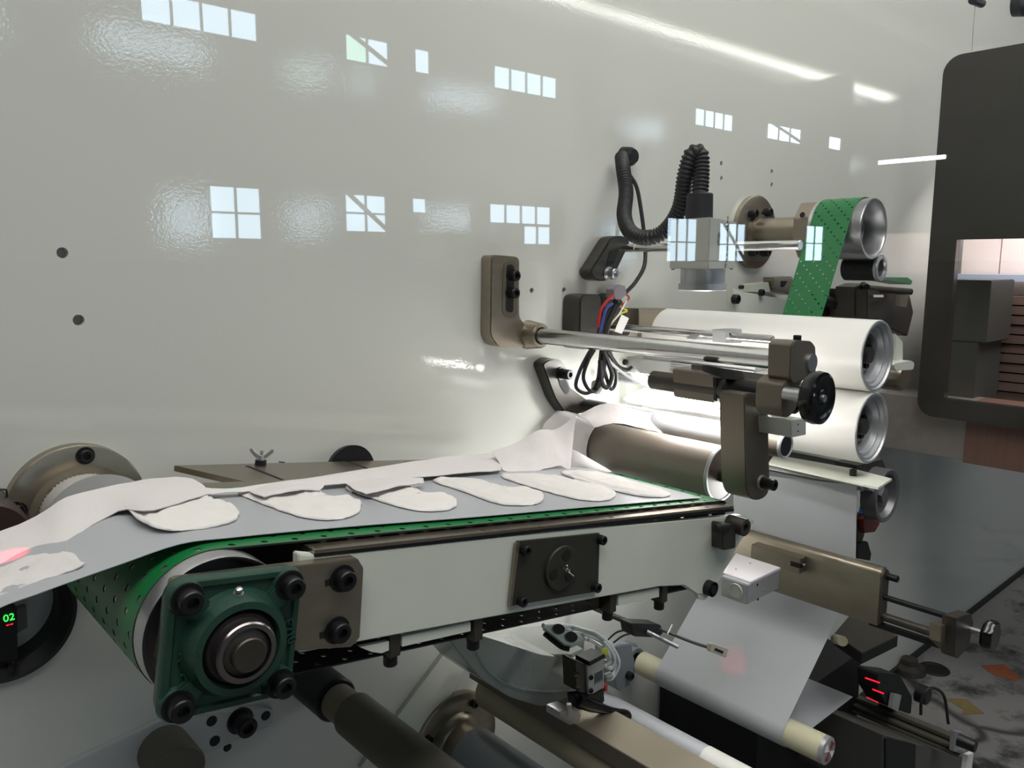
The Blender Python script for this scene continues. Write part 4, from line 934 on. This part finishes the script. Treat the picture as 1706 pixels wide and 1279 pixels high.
# adjusting screw assembly
t = thing('spindle_unit', P(1600, 1060, .45), 'guide rods with steel end block sticking out past the crossbeam', 'spindle')
e = P(1590, 1062, .50)
ex = bX + .015
def spt(px, py): y = None; return PX(px, py, ex)
a = PX(1602, 1034, ex); mk('guide_rod', cyl(a, (a.x, .62, a.z), .0055, seg=20), BLACK, t)
a = PX(1580, 1062, ex); mk('spindle', cyl(a, (a.x, .62, a.z), .008, seg=24), STEELD, t)
a = PX(1568, 1072, ex); mk('lower_rail', box((a.x - .006, a.y, a.z - .008), (a.x + .006, .62, a.z + .002)), BLACK, t, bevel=.001)
a = PX(1590, 1040, ex); b = PX(1590, 1097, ex)
mk('end_block', ppx([(1592, 1030), (1618, 1022), (1622, 1036), (1614, 1078), (1596, 1097), (1590, 1094)], a.y - .015, .022), STEELD, t, bevel=.001)
mk('end_block', ppx([(1568, 1042), (1592, 1038), (1590, 1092), (1568, 1070)], a.y, .02), PLATED, t, bevel=.001)
hw = P(1654, 1060, a.y - .05); hrr = rad(hw, 26)
t = thing('small_handwheel', hw, 'small black scalloped hand wheel at the far right', 'handwheel')
bm = bmesh.new(); ring0 = []; ring1 = []
for y, s in ((-.005, .9), (0, 1), (.010, 1), (.014, .85)):
    ring1.append([bm.verts.new(hw + Vector((hrr * s * (1 + .05 * math.cos(7 * a_)) * math.cos(a_), y, hrr * s * (1 + .05 * math.cos(7 * a_)) * math.sin(a_)))) for a_ in [2 * math.pi * k / 56 for k in range(56)]])
for p_, q_ in zip(ring1, ring1[1:]):
    for k in range(56): bm.faces.new((p_[k], p_[(k + 1) % 56], q_[(k + 1) % 56], q_[k]))
bm.faces.new(ring1[0][::-1]); bm.faces.new(ring1[-1])
mk('rim', bm, PLASTIC, t)
mk('hub', cyl(hw + Vector((0, .012, 0)), hw + Vector((0, .045, 0)), .006, seg=20), ALUM, t)
mk('hub_sleeve', cyl(hw + Vector((0, .045, 0)), (hw.x, a.y - .01, hw.z), .0085, seg=20), STEELD, t)
# red/blue fittings right of film
t = thing('valve_fitting', P(1445, 870, .72), 'dark red valve fitting with blue hose beside the hanging film', 'valve')
mk('red_body', ppx([(1438, 866), (1462, 854), (1466, 872), (1458, 886), (1440, 888)], .70, .03), REDP, t, bevel=.001)
mk('blue_hose', tube([P(1436, 820, .69), P(1440, 832, .69), P(1436, 845, .69), P(1434, 855, .69)], .0042, 10), BLUE, t, label='short bright blue hose')
mk('wire_bunch', tube([P(1428, 860, .70), P(1438, 852, .70), P(1450, 858, .70), P(1458, 852, .70)], .005, 8), COPPER, t)
mk('grey_body', ppx([(1428, 866), (1440, 866), (1440, 890), (1434, 910), (1428, 912)], .71, .03), STEELD, t)
mk('dark_block', ppx([(1428, 905), (1446, 902), (1452, 922), (1450, 934), (1428, 930)], .705, .03), BLACK, t, bevel=.001)
mk('shaft_collar', cyl(P(1472, 797, .73), P(1472, 797, .73) + Vector((0, W - .73, 0)), .020), BLACK, label='black round collar above the grey pulley', cat='collar')
mk('mount_block', ppx([(1428, 775), (1470, 765), (1480, 790), (1470, 806), (1430, 796)], .76, .05), STEELD, label='dark mounting block under the lower white roller end', cat='block')

# lower web: drop from beam to web roller
wx, wz = axis(1040, 1075); qr = P(1378, 1250, .64); wx, wz = qr.x, qr.z; wr = rad(qr, 24)
t = thing('web_roller', (wx, .85, wz - wr), 'long web roller with taped round end at the bottom right', 'roller')
yfar = 1.09
mk('roller_body', cyl((wx, .64, wz), (wx, Yat(wx, wz, 1068), wz), wr * .98, seg=48), YEL, t)
mk('end_cap', lathe([(-.004, 0), (-.004, wr * .85), (-.002, wr * .98), (.006, wr * 1.0)], (wx, .64, wz), seg=48), ALU, t)
for k in range(4):
    a = k * math.pi / 2 + .5; c = Vector((wx, .6355, wz))
    mk('tape_sector', prism([c, c + Vector((wr * .75 * math.cos(a), 0, wr * .75 * math.sin(a))), c + Vector((wr * .75 * math.cos(a + .75), 0, wr * .75 * math.sin(a + .75)))], (0, -.0006, 0)), TAPE if k % 2 == 0 else LABELM, t)
yw = Yat(wx, wz, 1048)
mk('bearing_collar', lathe([(0, wr * .7), (0, wr * 1.05), (.012, wr * 1.05), (.012, wr * .7), (.02, wr * 1.25), (.06, wr * 1.25), (.06, 0)], (wx, Yat(wx, wz, 1060), wz), seg=40), mat('grey_bracket_enamel', (120, 124, 128), .4), t)
t = thing('roller_bracket', P(1042, 1130, 1.08), 'grey cast bracket holding the far end of the web roller', 'bracket')
mk('bracket_body', ppx(rnd([(1026, 1075), (1052, 1072), (1058, 1100), (1054, 1140), (1030, 1152), (1024, 1140)], 6), 1.03, .06), MATS['grey_bracket_enamel'], t, bevel=.002)
bolt(t, P(1046, 1124, 1.03), .009, .012, washer=False)
# film from beam down round roller
yf0, yb0 = .675, 1.02
xb = bX + .02
prof = []
cxr, czr = wx, wz; R = wr + .001
topv = Vector((xb, 0, zbot + .05))
prof = [Vector((1.60, 0, CZ - .60)), Vector((1.575, 0, CZ - .70))]
# tangent to the left side of roller
Dv = Vector((1.575, 0, CZ - .70)) - Vector((cxr, 0, czr)); bs = math.atan2(Dv.z, Dv.x); of = math.acos(R / Dv.length)
aT = bs + of
aB = 1.5 * math.pi
for k in range(14):
    a = aT + (aB - aT) * k / 13; prof.append(Vector((cxr + R * math.cos(a), 0, czr + R * math.sin(a))))
prof += [prof[-1] + Vector((.12, 0, 0)), prof[-1] + Vector((.27, 0, .0))]
prof2 = [prof[0], prof[1], prof[1].lerp(prof[2], .33), prof[1].lerp(prof[2], .66)] + prof[2:]
def prof_sheet(pr, y0, y1, ny=10):
    bm = bmesh.new(); g = [[bm.verts.new((p.x, y0 + (y1 - y0) * j / ny, p.z)) for j in range(ny + 1)] for p in pr]
    for a, b in zip(g, g[1:]):
        for k in range(ny): bm.faces.new((a[k], a[k + 1], b[k + 1], b[k]))
    return bm
yfe = Yat(cxr - .01, czr + .02, 1312); ybe = Yat(cxr - .01, czr + .02, 1100)
mk('web_film', prof_sheet(prof2, yfe, ybe), FILM, label='wide grey film slanting from under the crossbeam round the web roller', cat='film', solid=.0008)
# dark tray under beam
t = thing('dark_tray', P(1440, 1070, .7), 'black folded metal tray between crossbeam and web film', 'tray')
zt0 = P(1440, 1085, .66)
tp = [PP(x, y, zt0, Vector((0, 0, 1))) for x, y in ((1390, 1055), (1436, 1087), (1496, 1058), (1420, 1020))]
mk('tray_top', prism(tp, (0, 0, -.003)), STEELD, t)
mk('tray_skirt', prism([v + Vector((0, 0, -.003)) for v in tp], (0, 0, -.022)), BLK0, t)
mk('idler_end', cyl(P(1404, 1068, .68), P(1392, 1064, .72), .010), TAN, label='small beige roller end beside the black tray', cat='roller')
# fibre sensor
t = thing('fibre_sensor', P(1150, 1065, .8), 'fibre optic sensor arm with small pale head over the web film', 'sensor')
mk('arm', tube([P(1100, 1048, .90), P(1150, 1068, .80), P(1186, 1080, .73)], .003, 8), BLACK, t)
mk('head', ppx(rnd([(1186, 1071), (1214, 1081), (1210, 1096), (1183, 1085)], 2), .71, .008), mat('pale_beige_plastic', (190, 182, 168), .5), t, bevel=.0008)
mk('head_slot', ppx([(1192, 1079), (1206, 1085), (1204, 1089), (1190, 1083)], .7095, .002), BLK0, t)
mk('clamp_block', ppx(rnd([(1052, 1038), (1100, 1040), (1106, 1052), (1098, 1062), (1056, 1060)], 3), .92, .03), BLACK, t, bevel=.001)
mk('wall_stem', cyl(P(1078, 1050, .93), P(1078, 1050, .93) + Vector((0, W - .93, 0)), .006, seg=14), BLACK, t)
mk('support_rod', cyl(P(1078, 1052, .92), P(1130, 1078, .86), .004), ALU, t)
mk('lead', tube([P(1012, 1066, 1.0), P(1030, 1052, .98), P(1060, 1048, .93)], .002, 6), BLACK, t)
mk('lead', tube([P(1022, 1070, 1.0), P(1040, 1058, .98), P(1066, 1052, .93)], .002, 6), BLACK, t)
mk('zip_tie', tube([P(1112, 1056, .86), P(1116, 1048, .86), P(1120, 1040, .86)], .0015, 6), LABELM, t)
def spot(name, loc, tgt, e, size, col=(1, .02, .08)):
    l = bpy.data.lights.new(name, 'SPOT'); l.energy = e; l.color = col; l.spot_size = math.radians(size); l.spot_blend = .7; l.shadow_soft_size = .001
    o = bpy.data.objects.new(name, l); COL.objects.link(o); o.location = loc; o.rotation_euler = (Vector(tgt) - Vector(loc)).to_track_quat('-Z', 'Y').to_euler()
sp_ = P(1222, 1103, .80)
n_ = Vector((cxr - xb, 0, 0)) 
dd = Vector((0, 0, CZ)) - sp_
spot('sensor_beam', P(1222, 1100, .76), P(1222, 1103, .95), .7, 16)
spot('web_sensor_beam', P(18, 927, .80) + Vector((.02, -.05, .10)), P(18, 927, .82), 1.6, 15)

# second web at lower right, dark background parts
t = thing('edge_sensor', P(1490, 1150, .7), 'black edge sensor fork with red LED reflections drawn as glowing lines at lower right', 'sensor')
mk('fork', ppx(rnd([(1462, 1120), (1500, 1124), (1520, 1160), (1518, 1190), (1478, 1176), (1462, 1150)], 4), .76, .05), BLK0, t, bevel=.002)
for (x0, y0, x1, y1) in [(1442, 1129, 1465, 1137), (1454, 1148, 1472, 1155), (1444, 1161, 1463, 1170)]:
    mk('led_reflection', cyl(P(x0, y0, .75), P(x1, y1, .74), .0016 if y0 < 1160 else .0008, seg=8), LEDREFL, t)  # glowing rods stand in for red LED reflections on the sensor
mk('bracket', ppx([(1490, 1156), (1502, 1158), (1496, 1186), (1486, 1180)], .745, .01), ALU, t)
mk('hose', tube([P(1534, 1190, .74), P(1536, 1165, .74), P(1550, 1146, .73), P(1572, 1158, .72), P(1580, 1205, .71)], .004, 10), RUBBER, t)
q = P(1547, 1160, .76); mk('sensor_drum', lathe([(0, 0), (0, .022), (.003, .025), (.03, .025), (.03, 0)], q, seg=32), BLACK, t)
# lower right rail
t = thing('linear_rail', P(1500, 1230, .8), 'grooved aluminium linear rail at the bottom right', 'rail')
ra = P(1606, 1235, .60); 
for dx_, dz_, wdt, hgt in ((0, 0, .022, .010), (-.012, -.013, .03, .008), (-.018, -.024, .03, .008)):
    mk('profile', box((ra.x + dx_ - wdt / 2, .60, ra.z + dz_ - hgt / 2), (ra.x + dx_ + wdt / 2, 1.05, ra.z + dz_ + hgt / 2)), mat('dull_olive_aluminium', (104, 102, 92), .35, .6, .1, 30), t, bevel=.0015)
mk('end_plate', ppx([(1592, 1218), (1606, 1220), (1603, 1256), (1590, 1252)], .598, .012), ALU, t, bevel=.001)
mk('strip_light_plate', ppx([(1612, 1258), (1622, 1254), (1618, 1290), (1608, 1290)], .58, .01), LABELM, t)
mk('lower_box', ppx([(1470, 1224), (1608, 1262), (1608, 1330), (1470, 1330)], .66, .25), GREYB, t)
mk('dark_socket', ppx(rnd([(1476, 1228), (1526, 1240), (1524, 1300), (1476, 1300)], 4), .655, .01), BLK0, t)
q = P(1626, 1244, .56); mk('rail_knob', lathe([(0, 0), (0, .012), (.002, .0135), (.05, .0155), (.05, 0)], q, seg=32), BLACK, label='black cylindrical knob on the end of aluminium rail', cat='knob')
mk('black_box', box((1.5, .86, 0), (2.0, W - .01, wz - .10)), BLK0, label='plain black box deep below the web roller', cat='cabinet')  # plain black box filling the space below the roller
# floor debris and markings
for pts_, m, l in (([(1634, 1108), (1672, 1106), (1700, 1128), (1694, 1134), (1656, 1124)], ORANGE, 'orange painted arrow on the floor, upper of two'), ([(1562, 1162), (1610, 1164), (1640, 1188), (1602, 1190), (1606, 1182), (1588, 1170)], OCHRE, 'ochre painted mark on the floor, lower of two')):
    mk('floor_mark', prism([PZ(x, y, .0015) for x, y in pts_], (0, 0, -.001)), m, label=l, cat='marking')
q = PZ(1556, 1114, .002); mk('floor_drain', lathe([(0, 0), (0, .035), (.004, .04), (.004, .05), (0, .055)], q, (0, 0, 1), 32), BLK0, label='round dark hole in the floor below the spindle', cat='drain')
mk('floor_scrap', ppx([(1644, 1228), (1660, 1224), (1660, 1236)], .9, .004), BLACK, label='small black triangular scrap near the rail knob', cat='scrap')
q = PZ(1515, 1105, .03); mk('levelling_foot', lathe([(0, 0), (0, .06), (.02, .055), (.03, .03), (.05, .028), (.05, 0)], q - Vector((0, 0, .03)), (0, 0, 1), 32), STEELD, label='machine levelling foot standing on the floor', cat='foot')

# ================================================================ LOWER CENTRE
rx_, rz_ = axis(515, 1130); 
t = thing('rubber_roller', (rx_, .9, rz_), 'dark rubber roller running out of the bottom edge beneath conveyor', 'roller')
mk('roller_body', cyl((rx_, .45, rz_), (rx_, 1.0, rz_), .034, seg=56), DROLL, t)
mk('roller_neck', cyl((rx_, 1.0, rz_), (rx_, 1.05, rz_), .028), mat('tan_neck', (120, 112, 96), .45), t)
mk('journal', cyl((rx_, 1.05, rz_), (rx_, W, rz_), .035), BLACK, t)
# flange low
fl_ = P(752, 1232, W)
t = thing('wall_flange', fl_, 'plated round wall flange at the bottom centre left of the trough', 'flange')
mk('flange_disc', lathe([(0, 0), (0, .098), (-.016, .098), (-.018, .095), (-.018, .062), (-.028, .058), (-.034, .05), (-.06, .048), (-.06, 0)], fl_, seg=72), PLATED, t)
for a in (150, 60, 240): bolt(t, fl_ + Vector((.08 * math.cos(math.radians(a)), -.018, .08 * math.sin(math.radians(a)))), .008, .01, washer=False)
mk('grey_roller', cyl((fl_.x, .55, fl_.z), (fl_.x, W - .06, fl_.z), .052, seg=56), SHEET, label='large grey roller emerging from the bottom wall flange', cat='roller')
# trough / angle beam
t = thing('angle_beam', P(900, 1190, .9), 'tan angle beam running out of the bottom edge beside the flange', 'beam')
fa = P(790, 1108, 1.09)
bxx_, bzz_ = fa.x, fa.z
mk('top_flange', prism([(bxx_, .5, bzz_), (bxx_ + .085, .5, bzz_ - .004), (bxx_ + .085, .5, bzz_ - .009), (bxx_, .5, bzz_ - .005)], (0, .60, 0)), mat('tan_plated', (150, 140, 124), .36, .6, .1, 12), t)
mk('side_plate', box((bxx_ - .004, .5, bzz_ - .028), (bxx_, 1.10, bzz_ + .003)), BRONZE, t, bevel=.0008)
bolt(t, Vector((bxx_ + .002, 1.095, bzz_)), .005, .006, (0, 0, 1), False)
mk('beige_roller', cyl((bxx_ + .035, .5, bzz_ - .060), (bxx_ + .035, 1.09, bzz_ - .060), .036, seg=48), TAN, label='beige sleeve roller under the tan angle beam', cat='roller')
# second white roller passing below the valve
ax_, az_ = axis(1010, 1175, 1.05)
t = thing('tube_roller', (ax_, .8, az_), 'pale tube roller running to the bottom edge right of the tan beam', 'roller')
mk('roller_body', cyl((ax_, .5, az_), (ax_, 1.1, az_), .026, seg=48), mat('pale_tube', (188, 190, 196), .4, .1), t)
mk('roller_band', cyl((ax_, .5, az_), (ax_, .80, az_), .0266, seg=48), WROLL, t)
# grey guard body
t = thing('drum_guard', P(880, 1110, .95), 'grey enamel curved knife guard under the conveyor', 'guard')
GYf = .90
gp = [(745, 1062), (800, 1058), (905, 1092), (968, 1096), (972, 1172), (905, 1178), (850, 1162), (800, 1130), (768, 1092)]
mk('guard_body', ppx(rnd(gp, 14, 5), GYf, .10), GREYG, t, bevel=.003)
mk('guard_lip', tube([P(790, 1080, GYf), P(815, 1118, GYf), P(860, 1145, GYf), (P(915, 1152, GYf)), P(960, 1148, GYf)], .0025, 8), GREYG, t)
mk('guard_top', prism([PP(x, y, P(930, 1090, GYf), Vector((-.25, 0, 1)).normalized()) for x, y in ((806, 1056), (905, 1090), (952, 1090), (972, 1080), (905, 1042), (850, 1046))], (0, 0, -.006)), mat('white_enamel', (214, 216, 212), .3), t, bevel=.001)
t = thing('two_hole_bracket', P(940, 1060, .9), 'white bracket with two round holes on top of the guard', 'bracket')
nrm = Vector((-.25, -.45, 1)).normalized(); bo_ = P(938, 1055, .86)
tbp = [PP(x, y, bo_, nrm) for x, y in ((908, 1048), (945, 1040), (973, 1064), (958, 1072), (935, 1070))]
ob = mk('bracket_plate', prism([PP(x, y, bo_, nrm) for x, y in ((905, 1044), (930, 1038), (974, 1064), (953, 1074), (940, 1072))], -nrm * .008), MATS['white_enamel'], t)
for x, y in ((931, 1048), (952, 1061)):
    mk('hole', lathe([(0, .009), (.0012, .0100), (.0012, 0)][::-1], PP(x, y, bo_, nrm), nrm, 24), BLK0, ob)
mk('bracket_leg', ppx([(953, 1072), (973, 1064), (973, 1090), (955, 1096)], .905, .01), ALUW, t)
mk('gasket', tube([PP(x, y, bo_, nrm) - nrm * .008 for x, y in ((908, 1050), (925, 1064), (938, 1073), (950, 1076))], .004, 8), RUBBER, t)
# valve block
t = thing('air_valve', P(985, 1130, .85), 'silver air valve block with black cap and printed label', 'valve')
vy = .83
mk('body', ppx([(978, 1108), (1006, 1096), (1007, 1146), (980, 1162)], vy, .035), ALUW, t, bevel=.0012)
mk('side_body', ppx([(958, 1100), (980, 1108), (981, 1160), (960, 1150)], vy + .004, .03), STEELD, t, bevel=.001)
capn = Vector((0, 0, 1)); cp_ = P(985, 1100, vy)
mk('cap', prism([PP(x, y, cp_, capn) for x, y in ((958, 1098), (982, 1110), (1008, 1096), (985, 1086))], (0, 0, .008)), BLACK, t, bevel=.0008)
for x, y in ((984, 1128), (984, 1150)): bolt(t, P(x, y, vy), .0042, .003, washer=False)
for x, y in ((954, 1122), (956, 1142), (956, 1160)): mk('fitting', cyl(P(x, y, vy + .004), P(x + 8, y + 2, vy + .006), .005, seg=14), STEELD, t)
for k in range(7): mk('print_line', ppx([(991 + k * 2, 1122 - k), (992 + k * 2, 1121.5 - k), (992 + k * 2, 1140 - k - 3 * (k % 2)), (991 + k * 2, 1140.5 - k - 3 * (k % 2))], vy - .0006, .0008), DKTEXT, t)
mk('red_tab', ppx([(1007, 1142), (1012, 1140), (1012, 1150), (1008, 1152)], vy + .01, .006), mat('red_tab', (200, 30, 30), .4), t)
mk('yellow_label', ppx([(1002, 1082), (1012, 1080), (1014, 1090), (1004, 1092)], vy + .02, .002), mat('yellow_label', (200, 206, 60), .5), t)
hp_ = [P(962, 1165, .83), P(985, 1174, .83), P(1010, 1182, .825), P(1032, 1190, .82), P(1050, 1194, .815)]
bm = bmesh.new(); pts_ = catmull(hp_, 8); prev = None
for i, p in enumerate(pts_):
    tt = (pts_[min(i + 1, len(pts_) - 1)] - pts_[max(i - 1, 0)]).normalized(); u, v, _ = frame(tt); s_ = i / (len(pts_) - 1)
    rr_ = .0105 + .002 * math.sin(s_ * 9) - .002 * s_
    if s_ > .9: rr_ *= math.sqrt(max(.02, 1 - ((s_ - .9) / .1) ** 2))
    ring = [bm.verts.new(p + u * rr_ * math.cos(2 * math.pi * k / 16) + v * rr_ * math.sin(2 * math.pi * k / 16)) for k in range(16)]
    if prev:
        for k in range(16): bm.faces.new((prev[k], prev[(k + 1) % 16], ring[(k + 1) % 16], ring[k]))
    else: bm.faces.new(ring[::-1])
    prev = ring
bm.faces.new(prev); mk('handle', bm, PLASTIC, t, smooth=70)
mk('grip_root', ppx(rnd([(958, 1160), (990, 1156), (1006, 1146), (1008, 1168), (990, 1184), (962, 1182)], 4), .828, .02), BLACK, t, bevel=.002)
t = thing('valve_stand', P(945, 1190, .80), 'small silver clamp with screw on the tan beam', 'clamp')
mk('clamp_block', ppx([(932, 1186), (950, 1180), (968, 1190), (966, 1203), (950, 1208), (932, 1198)], .80, .03), ALUM, t, bevel=.001)
mk('screw', cyl(P(948, 1172, .80), P(948, 1192, .80), .004, seg=14), ALUM, t)
t = thing('air_hoses', P(1020, 1090, .9), 'looped clear white air hoses right of the guard', 'hoses')
for k, pts_ in enumerate([[(905, 1042), (950, 1044), (995, 1058), (1020, 1080), (1030, 1105), (1020, 1128), (1008, 1130)], [(930, 1048), (970, 1054), (1005, 1070), (1022, 1095), (1018, 1112), (1008, 1108)], [(940, 1060), (980, 1064), (1008, 1082), (1014, 1100), (1006, 1110)]]):
    mk('air_hose', tube([P(x, y, .93 - .006 * k - (.06 if x > 985 else 0)) for x, y in pts_], .0042, 10), TUBE, t)
for y in (1106, 1129): mk('fitting', cyl(P(1006, y, .86), P(1016, y - 4, .87), .0068, seg=16), ALUM, t)
# pale slanting sheet laid on the wall at lower centre
mk('pale_wall_sheet', ppx([(640, 1240), (600, 1279), (748, 1078), (800, 1062), (690, 1279)], W - .01, .009), FRAME, label='pale slanting sheet on the wall behind the dark rubber roller', cat='brace')
# brown wall fitting under conveyor
# ================================================================ GUARD PANE
mk('guard_pane', box((-1.2, .49, CZ), (5.2, .494, CZ + 1.5)), PANE, label='large clear acrylic guard pane mirroring the hall windows, across the upper view', cat='guard pane')
